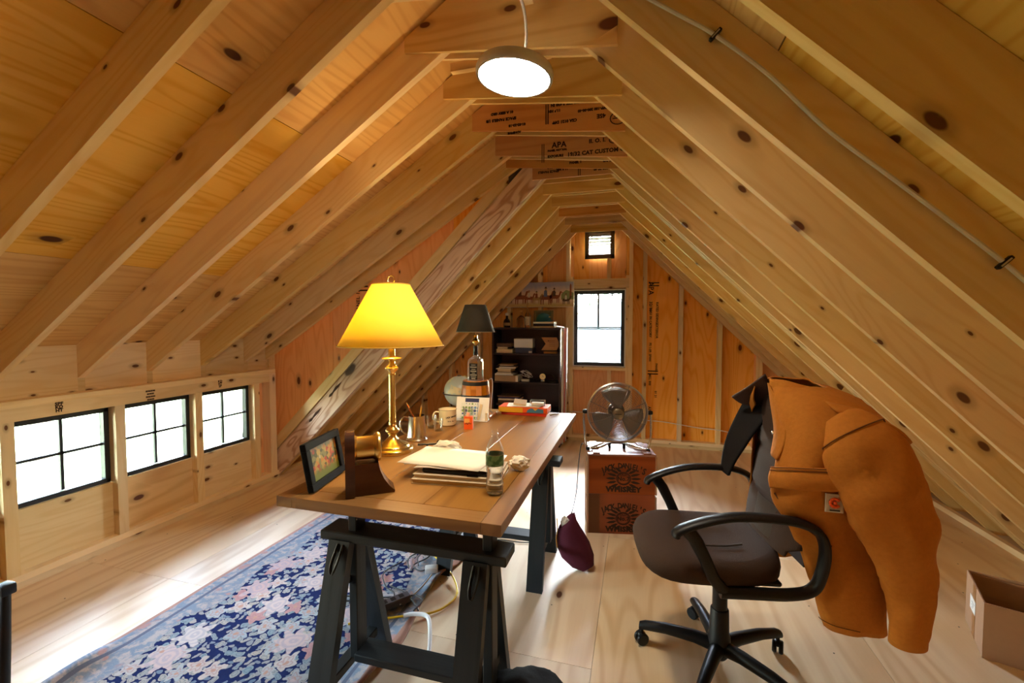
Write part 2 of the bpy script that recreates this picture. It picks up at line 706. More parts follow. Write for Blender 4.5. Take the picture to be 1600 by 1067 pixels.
def bars(par, y, x, z, h, w=.006):
    mb = MB()
    mb.box((x, y, z), (w, .0006, h))
    mb.box((x + w * 2.2, y, z), (w, .0006, h))
    o = mb.build('stamp_bars', 'ink', None, smooth=0)
    bpy.context.view_layer.update()
    o.parent = par
    o.matrix_parent_inverse = par.matrix_world.inverted()
    return o


bpy.context.view_layer.update()
yy = yD[15] - .0162
g = GD[('D', 2)]
stamp(g, yy, -.16, 2.825, [(0, 0, 'GRADE', 1.5), (.14, .0, 'THICKNESS 0.438 IN', .9), (.30, .035, '11.5 MM', .8), (.02, .055, 'DFP-100 200-00-40', .8), (.20, .105, 'CSA 0121 DFP', .9), (.03, .10, '4SE', 1.3), (.60, .005, '01 A SERV GRD', .8), (.58, .045, 'SPACE PANELS 1/8', .9), (.52, .09, '01-02-23-18', .8), (.55, .135, 'ADHESIVE', .7)], .026, flip=True)
bars(g, yy, -.55, 2.775, .12)
yy = yD[16] - .0162
g = GD[('D', 3)]
stamp(g, yy, -.62, 2.672, [(0, 0, 'EXPOSURE', .75), (.14, 0, '19/32 CAT CUSTOM GR', 1.25), (.0, .04, 'PANEL NORMAL', .6), (.03, .075, 'APA', 1.8), (.29, .075, 'II. O. I.', 1.25)], .030)
bars(g, yy, -.66, 2.70, .13)
g = GD[('D', 4)]
stamp(g, YA - .0712, -.50, 2.70, [(0, 0, 'PANEL 1', .9), (.25, -.01, 'EXPOSURE', .9)], .026)
g = GD[('A', 0)]
stamp(g, yA[0] - .0162, -.17, 2.70, [(0, 0, 'GRADE', 1.3), (.10, .0, 'THICKNESS 0.438 IN', .8), (.35, .02, '11.5 MM', .8), (.05, .045, '200-00-40', .8), (.40, .0, 'SERV GRD', .8), (.42, .03, 'SPACE PANELS', .8)], .030, flip=True)
bars(g, yA[0] - .0162, -.44, 2.66, .08)
rg = MB()
for (x, y, z, r) in ((-.118, yD[15] - .0162, 2.70, .045), (-.165, yD[16] - .0162, 2.742, .028)):
    pts = [(x + r * math.cos(a * PI / 8), y, z + r * math.sin(a * PI / 8) * .8) for a in range(16)]
    rg.tube(pts, .0035, 4, True)
    rg.box((x, y, z), (r * 1.4, .0008, .006)).box((x, y, z + .012), (r * 1.0, .0008, .006))
rg.build('stamp_emblem', 'ink', ceil, smooth=0)

# ------------------------------------------------------------------ knee wall with the dormer windows (left)
ZP, ZH, ZS, ZW0, ZW1 = 1.06, .983, .43, .445, .935
W1Y = [1.553 + .5455 * k for k in range(-3, 3)]  # first window is out of view, added to brighten the left rafters
kw = MB()
yk0, yk1 = -.20, 3.40
kw.box((XK - .115, (yk0 + yk1) / 2, .20), (.02, yk1 - yk0, .45)).box((XK - .115, (yk0 + yk1) / 2, 1.01), (.02, yk1 - yk0, .16))
for a, b in zip([yk0] + [y + .488 for y in W1Y], W1Y + [yk1]):
    kw.box((XK - .115, (a + b) / 2, .68), (.02, b - a, .54))
kw.box((XK - .115, (YF + yk0) / 2, .545), (.02, yk0 - YF, 1.09))
wl_ = kw.build('wall_left', 'deck', smooth=0, kind='structure')
MB().box((-3.425, 3.43, .70), (.07, .10, 1.40)).build('corner_board', 'stud', wl_, smooth=0)
vbox('bottom_plate', (XK - .089, YF, 0), (XK, 3.40, .038), 'stud', wl_, nrm=0)
vbox('bottom_plate', (XK - .089, YF, .0385), (XK, 3.40, .0765), 'stud', wl_, nrm=0)
vbox('top_plate', (XK - .15, YF, 1.022), (XK, 3.378, 1.06), 'stud', wl_, nrm=0)
hd = vbox('header', (XK - .089, YF, .945), (XK + .001, 3.378, 1.0215), 'stud', wl_, nrm=0)
for k, y in enumerate(W1Y):
    vbox('sill_panel', (XK - .089, y + .001, .0775), (XK - .050, y + .487, ZS), 'stud' if k % 2 else 'gusset', wl_, grain=1, nrm=0)
    vbox('stud', (XK - .089, y - .058, .077), (XK, y, .9445), 'stud', wl_, nrm=0)
    o = MB()
    x = XK - .085
    y1 = y + .487
    fw = .030
    o.box((x, y + fw / 2, (ZS + .0075 + ZW1) / 2), (.05, fw, ZW1 - ZS - .0075 + .007), bev=.004)
    o.box((x, y1 - fw / 2, (ZS + .0075 + ZW1) / 2), (.05, fw, ZW1 - ZS - .0075 + .007), bev=.004)
    o.box((x, (y + y1) / 2, ZW1 - fw / 2), (.05, y1 - y, fw), bev=.004)
    o.box((x, (y + y1) / 2, ZS + .004 + fw / 2), (.05, y1 - y, fw), bev=.004)
    wf = o.build('window_%d' % (k + 1), 'frame_black', smooth=0, kind='structure')
    ym, zm = (y + y1) / 2, (ZS + ZW1) / 2 + .012
    MB().box((x - .004, ym, zm), (.018, .017, ZW1 - ZS - .05)).build('muntin', 'frame_black', wf, smooth=0)
    MB().box((x - .004, ym, zm), (.018, y1 - y - .05, .017)).build('muntin', 'frame_black', wf, smooth=0)
    for sy in (0, 1):
        for sz in (0, 1):
            ya_, yb_ = (y + fw, ym) if sy == 0 else (ym, y1 - fw)
            za_, zb_ = (ZS + .004 + fw, zm) if sz == 0 else (zm, ZW1 - fw)
            MB().box((x - .012, (ya_ + yb_) / 2, (za_ + zb_) / 2), (.004, yb_ - ya_, zb_ - za_)).build('pane', 'pane', wf, smooth=0)
    portal('window_portal', (x - .06, ym, zm), (0, -PI / 2, 0), ZW1 - ZS, y1 - y)
vbox('stud', (XK - .089, 3.132, .077), (XK, 3.19, .9445), 'stud', wl_, nrm=0)
vbox('stud', (XK - .089, 3.305, .077), (XK + .002, 3.376, 1.021), 'stud', wl_, nrm=0)
vbox('sill_panel', (XK - .11, 3.19, .077), (XK - .089, 3.305, .9445), 'wallply', wl_, grain=2, nrm=0)
# stamped ink on the header
for y, rows in ((1.75, ('SPF', 'KD', 'HT')), (2.26, ('====', '===', '====', '===')), (2.80, ('KD', 'HT', 'SP'))):
    obs = [text('stamp_lettering', r_, .026, plane_mat((XK + .0022, y, 1.012 - .020 * i), (0, 1, 0), (0, 0, 1)), 'ink', bold=.0014) for i, r_ in enumerate(rows)]
    b = join(obs, 'stamp_lettering')
    mw = b.matrix_world.copy(); b.parent = wl_; b.matrix_world = mw

TEARS = [(-2.74, 0.805, -2.592, 0.96), (-2.966, 0.558, -2.82, 0.706)]
# ------------------------------------------------------------------ dormer cheek wall
ck = MB().prism([(-3.42, .0), (XR, 2.9), (XR, sh_d(XR) - .03), (-3.42, sh_d(-3.42) - .03)], 'y', YA + .068, YA + .075).build('wall_dormer', 'deck', smooth=0, kind='structure')
for x0, x1 in ((-3.40, -2.72), (-2.717, -1.5), (-1.497, XR)):
    P = [(x0, us_l(x0) + .1), (x1, us_l(x1) + .1), (x1, sh_d(x1) - .02), (x0, sh_d(x0) - .02)]
    slab('wall_panel', [(a, YA + .046, b) for a, b in P], (0, 1, 0), .012, (0, 0, 1), 'wallply', ck)
o = lambda x, v: (x, YA - .012, us_l(x) + v)
slab('cheek_plate', [o(-3.372, .262), o(-1.0, .262), o(-1.0, .385), o(-3.372, .385)], (0, 1, 0), .05, (1, 0, 1), 'stud', ck)
for xa, za, xb, zb in TEARS:
    d = Vector((xb - xa, 0, zb - za)); n_ = Vector((-d.z, 0, d.x)).normalized()
    q = [Vector((xa, 0, za)) + d * f_ + n_ * w_ for f_, w_ in ((0, 0), (.12, .012), (.3, .006), (.6, .016), (1, .002), (.7, -.010), (.35, -.006), (.15, -.012))]
    MB().prism([(v_.x, v_.z) for v_ in q], 'y', YA - .002, YA + .002).build('bark_tear', plain('torn_bark', (.05, .022, .012), .9), ceil, smooth=0)
bpy.context.view_layer.update()
obs = [text('stamp_lettering', t_, .05, plane_mat((-2.44 + dx, YA + .0445, z), (0, 0, 1), (-1, 0, 0)), 'ink', bold=.001) for dx, z, t_ in ((0, 1.62, 'SPACE PANEL 1/8'), (.10, 1.60, '01 A SERV'), (.10, 1.42, 'CSA 0151'))]
obs += [text('stamp_lettering', '=', .16, plane_mat((-2.40, YA + .0445, 1.80), (1, 0, 0), (0, 0, 1)), 'ink', sx=1.7)]
b = join(obs, 'stamp_lettering')
mw = b.matrix_world.copy(); b.parent = ck; b.matrix_world = mw

# ------------------------------------------------------------------ back gable wall
def gable_clip(P, off=.0):
    P = clip(P, 1, 1, 2.692 - off)
    return clip(P, -1, 1, 3.608 - off)


WX0, WX1, WZ0, WZ1 = -.775, -.130, .948, 1.915
VX0, VX1, VZ0, VZ1 = -.585, -.315, 2.345, 2.61
bw = MB()
YO = YB + .089
rects = [(-3.8, WX0, -.02, 3.2), (WX1, 2.9, -.02, 3.2), (WX0, WX1, -.02, WZ0), (WX0, VX0, WZ1, 3.2), (VX1, WX1, WZ1, 3.2), (VX0, VX1, WZ1, VZ0), (VX0, VX1, VZ1, 3.2)]
for x0, x1, z0, z1 in rects:
    P = gable_clip([(x0, z0), (x1, z0), (x1, z1), (x0, z1)])
    if len(P) > 2: bw.prism(P, 'y', YO + .014, YO + .05)
wb = bw.build('wall_back', 'deck', smooth=0, kind='structure')
for x0, x1, z0, z1 in [(-3.7, -2.34, 0, 3.2), (-2.34, -1.12, 0, 3.2), (-1.12, WX0, 0, 3.2), (WX1, .095, 0, 3.2), (.095, 1.315, 0, 3.2), (1.315, 2.8, 0, 3.2)] + rects[2:]:
    P = gable_clip([(x0 + .001, max(0, z0)), (x1 - .001, max(0, z0)), (x1 - .001, z1), (x0 + .001, z1)], .01)
    if len(P) > 2: slab('wall_panel', [(a, YO, b) for a, b in P], (0, 1, 0), .012, (0, 0, 1), 'wallply', wb)


def stud(x0, x1, z0, z1=None):
    P = [(x0, z0), (x1, z0), (x1, z1 or 3.2), (x0, z1 or 3.2)]
    if not z1:
        P = clip(clip(P, 1, 1, 2.437 + .12), -1, 1, 3.353 + .12)
    slab('stud', [(a, YB, b) for a, b in P], (0, 1, 0), .089, (0, 0, 1), 'stud', wb)


for x in (-2.9, -2.48, -2.06, -1.64, -1.225, .072, .484, .912, 1.335, 1.76, 2.17):
    stud(x, x + .048, .0765)
stud(-.862, -.815, .0765)
stud(-.8145, WX0 - .002, .0765, WZ1 + .165)
stud(WX1 + .002, -.092, .0765, WZ1 + .165)
stud(-.0915, -.046, .0765)
stud(-.355, -.31, WZ1 + .131, 2.3)
stud(-.345, -.30, .0765, WZ0 - .04)
vbox('bottom_plate', (-3.6, YB - .001, 0), (2.7, YB + .088, .038), 'stud', wb, nrm=1)
vbox('bottom_plate', (-3.6, YB - .001, .0385), (2.7, YB + .088, .076), 'stud', wb, nrm=1)
vbox('header', (-.8145, YB - .002, WZ1 + .012), (-.092, YB + .086, WZ1 + .13), 'stud', wb, nrm=1)
vbox('sill', (WX0 - .002, YB - .001, WZ0 - .04), (WX1 + .002, YB + .086, WZ0 - .003), 'stud', wb, nrm=1)
bpy.context.view_layer.update()
obs = []
for dx, z, t_, s in ((.165, 1.92, 'APA', .085), (.165, 1.70, '32/16', .05), (.165, 1.50, '0.451 IN CATEGORY', .038), (.165, 1.14, 'PS 1-09  SPAN', .036), (.24, 1.62, 'RATED SIDING', .038), (.24, 1.40, 'EXTERIOR', .038), (.165, .80, 'MILL 000', .036), (.24, .95, 'PANEL', .034), (.235, .62, '01 21', .036), (.165, .42, 'APA', .05)):
    obs.append(text('stamp_lettering', t_, s, plane_mat((dx, YO - .0012, z), (0, 0, -1), (1, 0, 0)), 'ink', bold=.0012))
for z in (1.96, .88):
    obs.append(text('stamp_lettering', '=', .16, plane_mat((.20, YO - .0012, z), (1, 0, 0), (0, 0, 1)), 'ink', sx=1.6))
b = join(obs, 'stamp_lettering')
mw = b.matrix_world.copy(); b.parent = wb; b.matrix_world = mw
wire = MB().tube([(-.86, 5.52, .37), (-.6, 5.57, .36), (-.3, 5.58, .355), (.09, 5.525, .315), (.3, 5.56, .30), (.5, 5.525, .285), (.72, 5.56, .25), (.94, 5.525, .245), (1.15, 5.56, .20), (1.36, 5.52, .19)], .0055, 6, sub=4).build('wall_cable', plain('cable_white', (.72, .70, .66), .5))
tag(wire, 'white cable threaded through the studs low on the back gable wall', 'cable')
ob = MB().box((1.285, YB + .03, .40), (.055, .05, .105), bev=.006).box((1.285, YB + .004, .40), (.07, .004, .118), bev=.001).build('outlet_box', 'white')
tag(ob, 'white electrical outlet box on a stud beside the jacket collar', 'outlet')

# gable window (double hung): white flange, black frame, two sashes
wf = MB()
y = YB + .03
def ring(mb, x0, x1, z0, z1, wd, yc, th, bev=.003):
    mb.box((x0 + wd / 2, yc, (z0 + z1) / 2), (wd, th, z1 - z0), bev=bev).box((x1 - wd / 2, yc, (z0 + z1) / 2), (wd, th, z1 - z0), bev=bev)
    mb.box(((x0 + x1) / 2, yc, z1 - wd / 2), (x1 - x0, th, wd), bev=bev).box(((x0 + x1) / 2, yc, z0 + wd / 2), (x1 - x0, th, wd), bev=bev)
ring(wf, WX0 + .012, WX1 - .012, WZ0 + .012, WZ1 - .012, .03, y + .03, .06)
g7 = wf.build('window_7', 'frame_black', smooth=0, kind='structure')
fm = MB(); ring(fm, WX0 - .001, WX1 + .001, WZ0 - .001, WZ1 + .001, .014, y + .03, .07, 0)
fm.build('flange', 'white', g7, smooth=0)
zm = 1.435
for nm, z0, z1, yo in (('sash', zm - .02, WZ1 - .04, .035), ('sash', WZ0 + .04, zm + .016, .018)):
    sh = MB(); ring(sh, WX0 + .04, WX1 - .04, z0, z1, .016 if nm else .02, y + yo, .018, .002)
    so = sh.build('sash', 'frame_black', g7, smooth=0)
    MB().box(((WX0 + WX1) / 2, y + yo, (z0 + z1) / 2), (WX1 - WX0 - .11, .003, z1 - z0 - .03)).build('pane', 'pane', so, smooth=0)
    if z1 > 1.7: MB().box(((WX0 + WX1) / 2 - .01, y + yo, (z0 + z1) / 2), (.024, .012, z1 - z0 - .02)).build('muntin', 'frame_black', so, smooth=0)
portal('window_portal', ((WX0 + WX1) / 2, YB + .13, (WZ0 + WZ1) / 2), (PI / 2, 0, PI), .62, .94)

# louvred gable vent
vt = thing('gable_vent', 'small louvred vent high in the back gable above the window', 'vent', (0, 0, 0))
v = MB(); ring(v, -.63, -.27, 2.295, 2.65, .05, YB + .02, .05, .003)
v.build('frame', plain('vent_frame', (.16, .12, .08), .6), vt, smooth=0)
for k in range(7):
    MB().box((-.45, YB + .055, 2.362 + k * .038), (.27, .004, .045), rot=(R(-38), 0, 0)).build('slat', 'white', vt, smooth=0)

# front wall behind the viewer
P = clip(clip([(-3.8, -.02), (2.9, -.02), (2.9, 3.2), (-3.8, 3.2)], 1, 1, 2.692), -.63, 1, 3.501)
MB().prism(P, 'y', YF - .04, YF).build('wall_front', 'wallply', smooth=0, kind='structure')

# right eave: plate strip on the floor and the pale board behind it
t1 = vbox('trim_1', (2.354, YF, 0.0), (2.392, YB - .01, .04), 'stud', None); t1['kind'] = 'structure'
t2 = MB().box((2.56, (YF + YB) / 2, .006), (.33, YB - YF, .012)).build('trim_2', plain('eave_board', srgb(205, 190, 178), .8, noise=.08, nscale=9), smooth=0, kind='structure')
t3 = vbox('trim_3', (-3.42, YA + .09, 0.0), (-3.385, YB - .01, .04), 'stud', None); t3['kind'] = 'structure'

# ------------------------------------------------------------------ outside
gm = NT('lawn')
gm.p(Base_Color=gm.mix(gm.noise(gm.obj(), 1.5, 4, .6), srgb(66, 80, 46), srgb(96, 104, 70)), Roughness=.9)
M['lawn'] = gm.m
MB().box((0, 8, -3.15), (90, 90, .1)).build('ground', 'lawn', smooth=0, kind='structure')
M['bark'] = plain('bark', (.10, .075, .05), .9, noise=.3, nscale=8)
lm = NT('leaf')
lm.p(Base_Color=lm.mix(lm.rnd(), srgb(30, 46, 26), srgb(52, 68, 36)), Roughness=.6)
M['leaf'] = lm.m


def tree(loc, h, r, label, seed, n=900):
    rr = random.Random(seed)
    t = thing('tree', label, 'tree', loc, 0, 'trees outside the windows')
    tr = MB().tube([(0, 0, 0), (.05, .03, h * .4), (-.05, .0, h * .8)], [.22, .17, .08], 10)
    for k in range(5):
        a = rr.uniform(0, 6.28)
        z = h * rr.uniform(.4, .7)
        tr.tube([(0, 0, z), (r * .4 * math.cos(a), r * .4 * math.sin(a), z + h * .12), (r * .8 * math.cos(a), r * .8 * math.sin(a), z + h * .2)], [.07, .05, .02], 6)
    tr.build('trunk', 'bark', t)
    cr = MB()
    for k in range(n):
        u = Vector((rr.gauss(0, 1), rr.gauss(0, 1), rr.gauss(0, 1))).normalized() * (rr.random() ** .4)
        p = Vector((u.x * r, u.y * r, h * .72 + u.z * h * .36))
        e = Euler((rr.uniform(0, 6), rr.uniform(0, 6), rr.uniform(0, 6))).to_matrix()
        s = rr.uniform(.10, .22)
        cr.add([p + e @ Vector(q) * s for q in ((-1, 0, 0), (0, -.5, .1), (1, 0, 0), (0, .5, .1))], [(0, 1, 2, 3)])
    cr.build('foliage', 'leaf', t, smooth=0, kind='stuff')


tree((-7.2, 2.05, -3.1), 7.5, 1.8, 'leafy tree with a thick trunk outside the nearest dormer window', 1)
tree((-13, 6.5, -3.1), 8, 2.6, 'leafy tree outside the farthest dormer window', 2)
tree((5.6, 17, -3.1), 8, 2.6, 'leafy tree to the side of the house seen through the gable window', 3)
tree((-3.4, 28, -3.1), 11, 3.0, 'leafy tree behind the house seen through the gable window', 4)

hs = thing('house', 'pale grey sided house with a gable roof seen through the back window', 'house', (-.9, 17, -3.1))
b = MB().prism([(-3.2, 0), (3.2, 0), (3.2, 3.4), (0, 5.6), (-3.2, 3.4)], 'y', 0, 6)
b.build('wall', plain('siding_backing', (.06, .065, .07), .8), hs, smooth=0)
sm = plain('siding', srgb(44, 52, 60), .7)
for k in range(18):
    z = .1 + k * .2
    half = 3.22 if z < 3.3 else max(.2, 3.2 * (5.6 - z) / 2.2)
    MB().box((0, -.02, z), (2 * half, .03, .18), rot=(R(5), 0, 0)).build('siding_board', sm, hs, smooth=0)
MB().box((1.75, 3.1, 4.50), (4.3, 6.0, .12), rot=(0, R(34.5), 0)).box((-1.75, 3.1, 4.50), (4.3, 6.0, .12), rot=(0, R(-34.5), 0)).build('roof', plain('shingle', (.42, .42, .43), .9, noise=.2, nscale=12), hs, smooth=0)
MB().box((.55, -.05, 2.3), (.75, .06, 1.2), bev=.02).build('house_window', 'white', hs, smooth=0)

# ------------------------------------------------------------------ materials for the furniture and small things
M['desk'] = wood('desk_top', srgb(158, 116, 66), srgb(124, 84, 44), rings=6, kscale=1.6, kamount=.12, ksize=.05, coarse=.9, stretch=.22, fine=.45, rough=.38, var=.05, spec=.5)
M['desk_edge'] = wood('desk_edge', srgb(140, 108, 72), srgb(110, 80, 50), rings=8, kamount=.1, rough=.45, var=.05, spec=.4)
M['trestle'] = wood('trestle_black', (.011, .014, .018), (.006, .008, .010), knot=(.006, .006, .006), rings=9, rough=.5, fine=.7, var=.12, spec=.35)
M['brass'] = plain('brass', (.86, .62, .22), .25, 1.0, noise=.08, nscale=20)
M['pewter'] = plain('pewter', (.62, .58, .50), .26, 1.0)
M['black'] = plain('black_plastic', (.007, .007, .008), .42, spec=.3)
M['black_gloss'] = plain('black_gloss', (.012, .011, .011), .25)
M['mahog'] = wood('mahogany', srgb(88, 46, 26), srgb(52, 26, 16), rings=7, kamount=.05, rough=.25, spec=.6)
M['paper'] = plain('paper', srgb(232, 224, 206), .8, noise=.04, nscale=18)
M['cream'] = plain('cream_page', srgb(214, 196, 160), .8, noise=.10, nscale=90)
M['chrome'] = plain('chrome', (.72, .72, .72), .20, 1.0)
M['silver'] = plain('silver_plastic', (.62, .62, .62), .28, .6)
M['steel'] = plain('brushed_steel', (.52, .50, .48), .30, 1.0)
M['darkwood'] = wood('dark_bookcase', srgb(46, 28, 30), srgb(32, 19, 22), knot=(.01, .005, .005), rings=6, kamount=.05, rough=.45, spec=.4)
M['orange'] = plain('orange_card', srgb(232, 92, 30), .5)
M['red'] = plain('red_card', srgb(190, 44, 26), .5)
M['yellow'] = plain('yellow_card', srgb(226, 168, 36), .5)
M['blue'] = plain('blue_card', srgb(70, 120, 150), .5)
M['navy'] = plain('navy_card', srgb(30, 38, 92), .5)
M['green'] = plain('green_card', srgb(70, 120, 50), .5)
M['brown'] = plain('brown_print', srgb(96, 52, 26), .7)
M['tan'] = plain('tan_print', srgb(176, 140, 92), .7)
M['enamel'] = plain('cream_enamel', srgb(236, 222, 184), .22, spec=.5)
M['cable_black'] = plain('cable_black', (.014, .014, .015), .5)
M['cable_white'] = plain('cable_white_flex', (.74, .74, .74), .4)
M['cable_yellow'] = plain('cable_yellow', srgb(228, 186, 40), .4)
M['inkdark'] = plain('print_black', (.012, .010, .010), .6)

g = NT('clear_glass')
g.p(Base_Color=(1, 1, 1), Roughness=.03, IOR=1.45, Transmission_Weight=1.0)
M['glass'] = g.m
def thin_clear(name, edge):
    t = NT(name)
    tr = t.n('BsdfTransparent'); tr.inputs[0].default_value = (.97, .985, .98, 1)
    gl = t.n('BsdfGlossy'); gl.inputs['Roughness'].default_value = .04
    lw = t.n('LayerWeight'); lw.inputs[0].default_value = edge
    mx = t.n('MixShader')
    t.set(mx.inputs[0], t.math('ADD', t.math('MULTIPLY', lw.outputs['Facing'], .60), .04))
    t.t.links.new(tr.outputs[0], mx.inputs[1]); t.t.links.new(gl.outputs[0], mx.inputs[2])
    df = t.n('BsdfTranslucent'); df.inputs[0].default_value = (.85, .92, .95, 1)
    m2 = t.n('MixShader')
    t.set(m2.inputs[0], t.math('MULTIPLY', t.math('POWER', lw.outputs['Facing'], 2.0), .5))
    t.t.links.new(mx.outputs[0], m2.inputs[1]); t.t.links.new(df.outputs[0], m2.inputs[2])
    t.t.links.new(m2.outputs[0], t.out.inputs[0])
    return t.m
M['pet'] = thin_clear('clear_plastic', .35)
M['glass_thin'] = thin_clear('thin_glass', .45)

# ------------------------------------------------------------------ ceiling lamp (disc) with its cord
LZ = 2.452
cl = thing('ceiling_lamp', 'round silver disc lamp hanging lit from the ridge by a white cord', 'lamp', (-.462, 1.66, LZ))
tlt = Euler((R(0), R(6), 0)).to_matrix().to_4x4()
m = MB().lathe([(.02, .046), (.07, .044), (.115, .036), (.142, .020), (.15, .003), (.15, -.012), (.146, -.02), (.138, -.02), (.136, -.012)], (0, 0, 0), 48, 0, tlt, cap=False)
m.build('housing', 'silver', cl, smooth=40)
e = NT('lamp_diffuser')
e.p(Base_Color=(.9, .88, .84), Emission_Color=(1, .87, .68), Emission_Strength=95.0)
MB().lathe([(.0001, -.024), (.08, -.022), (.125, -.017), (.137, -.010), (.137, -.004), (.0001, -.002)], (0, 0, 0), 48, 0, tlt, cap=False).build('diffuser', e.m, cl, smooth=60)
MB().tube([(-.005, .01, .044), (.03, .05, .12), (.02, .06, .28), (-.03, .0, .42), (-.04, -.06, .56)], .006, 8, sub=5).build('cord', 'cable_white', cl)

# cable stapled to the rafter on the right
t = thing('rafter_cable', 'pale electric cable stapled along the near rafter on the sloped side', 'cable', (.22, 1.478, 2.36))
pts = [(-.10, 2.60), (.024, 2.511), (.124, 2.437), (.22, 2.364), (.367, 2.225), (.519, 2.050), (.693, 1.885), (.842, 1.743), (.935, 1.652), (1.05, 1.53), (1.3, 1.28), (1.7, .90), (2.2, .42)]
MB().tube([(x - .22, 0, z - 2.36) for x, z in pts], .0065, 8, sub=5).build('sheath', plain('cable_grey', (.58, .54, .46), .5), t)
for x, z in ((.22, 2.364), (.935, 1.652)):
    MB().box((x - .22, -.002, z - 2.36), (.044, .014, .011), rot=(0, R(-45), 0), bev=.002).box((x - .22, -.009, z - 2.36), (.03, .003, .004), rot=(0, R(-45), 0), mi=1).build('staple', ['black', 'steel'], t, smooth=0)

# ------------------------------------------------------------------ desk
DZ = .815
DX0, DX1, DY0, DY1 = -1.354, -.429, 1.372, 3.262
dk = thing('trestle_desk', 'long wooden trestle desk with black sawhorse legs standing on the rug edge', 'desk', ((DX0 + DX1) / 2, (DY0 + DY1) / 2, 0))
bpy.context.view_layer.update()
TH = .042
sb, eb = .072, .085


def dboard(x0, x1, y0, y1, grain, nm, mat='desk'):
    o = MB().box(((x1 - x0) / 2, (y1 - y0) / 2, TH / 2) if grain else ((y1 - y0) / 2, -(x1 - x0) / 2, TH / 2), ((x1 - x0), (y1 - y0), TH) if grain else ((y1 - y0), (x1 - x0), TH), bev=.0012).build(nm, mat, None, smooth=0)
    o.parent = dk
    o.matrix_world = Matrix.Translation((x0, y0, DZ - TH)) @ (Matrix() if grain else Matrix.Rotation(PI / 2, 4, 'Z'))
    return o


dboard(DX0, DX0 + sb, DY0, DY1, 0, 'side_board')
dboard(DX1 - sb, DX1, DY0, DY1, 0, 'side_board')
dboard(DX0 + sb + .0012, DX1 - sb - .0012, DY0, DY0 + eb, 1, 'end_board')
dboard(DX0 + sb + .0012, DX1 - sb - .0012, DY1 - eb, DY1, 1, 'end_board')
nb = 3
wd = (DX1 - DX0 - 2 * sb - .0024) / nb
for k in range(nb):
    x0 = DX0 + sb + .0012 + k * wd
    dboard(x0 + .0002, x0 + wd - .0002, DY0 + eb + .0012, DY1 - eb - .0012, 0, 'top_board')


def trestle(yc):
    bar = MB().box((0, 0, 0), (.755, .115, .036), bev=.004).build('trestle_bar', 'trestle', None, smooth=0)
    bar.parent = dk
    bar.matrix_world = Matrix.Translation((-.797, yc, .672))
    bpy.context.view_layer.update()
    inv = bar.matrix_world.inverted()

    def child(o):
        mw = o.matrix_world.copy()
        o.parent = bar
        o.matrix_world = mw
    for xc in (-1.082, -.530):
        for s in (-1, 1):
            a, b = Vector((xc, yc + s * .205, .0115 if xc < -1 else 0.0)), Vector((xc, yc + s * .030, .6535))
            g_ = (b - a).normalized()
            h = Vector((.045, 0, 0))
            th = .036
            nrm = Vector((0, s, 0))
            nrm = (nrm - g_ * nrm.dot(g_)).normalized()
            # foot cut level with the floor
            t0, t1 = nrm * 0, nrm * th
            mb = MB()
            pts = []
            for q in (a - h, a + h, b + h, b - h):
                pts.append(q)
            ptsb = []
            for q, base in zip(pts, (1, 1, 0, 0)):
                z = q + t1
                if base: z = z - g_ * ((z.z - a.z) / g_.z)
                ptsb.append(z)
            x_, z_ = g_, nrm
            y_ = z_.cross(x_)
            mw = Matrix((x_, y_, z_)).transposed().to_4x4()
            mw.translation = a
            iv = mw.inverted()
            v = [iv @ p for p in pts + ptsb]
            mb.add(v, [(0, 1, 2, 3), (7, 6, 5, 4), (0, 4, 5, 1), (1, 5, 6, 2), (2, 6, 7, 3), (3, 7, 4, 0)])
            o = mb.build('leg', 'trestle', None, smooth=0)
            o.matrix_world = mw
            bpy.context.view_layer.update()
            child(o)
        o = MB().box((0, 0, 0), (.59, .062, .036), bev=.003).build('height_post', 'trestle', None, smooth=0)
        o.matrix_world = Matrix.Translation((xc + .034, yc, .4775)) @ Matrix.Rotation(-PI / 2, 4, 'Y')
        bpy.context.view_layer.update(); child(o)
        o = MB().box((0, 0, 0), (.30, .045, .036), bev=.003).build('cross_rail', 'trestle', None, smooth=0)
        o.matrix_world = Matrix.Translation((xc, yc, .165)) @ Matrix.Rotation(PI / 2, 4, 'Z')
        bpy.context.view_layer.update(); child(o)
        o = MB().box((0, 0, 0), (.13, .05, .03), bev=.003).build('spreader_block', 'trestle', None, smooth=0)
        o.matrix_world = Matrix.Translation((xc, yc, .50)) @ Matrix.Rotation(PI / 2, 4, 'Z')
        bpy.context.view_layer.update(); child(o)
        o = MB().tube([(xc + .018, yc - .066, .650), (xc + .02, yc - .096, .61), (xc + .004, yc - .114, .56), (xc - .004, yc - .108, .59), (xc - .002, yc - .066, .650)], .006, 6, sub=3).build('height_pin', 'black', None)
        bpy.context.view_layer.update(); child(o)
    o = MB().box((0, 0, 0), (.46, .10, .03), bev=.003).build('foot_rail', 'trestle', None, smooth=0)
    o.matrix_world = Matrix.Translation((-.805, yc + .0, .20))
    bpy.context.view_layer.update(); child(o)


trestle(1.455)
trestle(2.545)

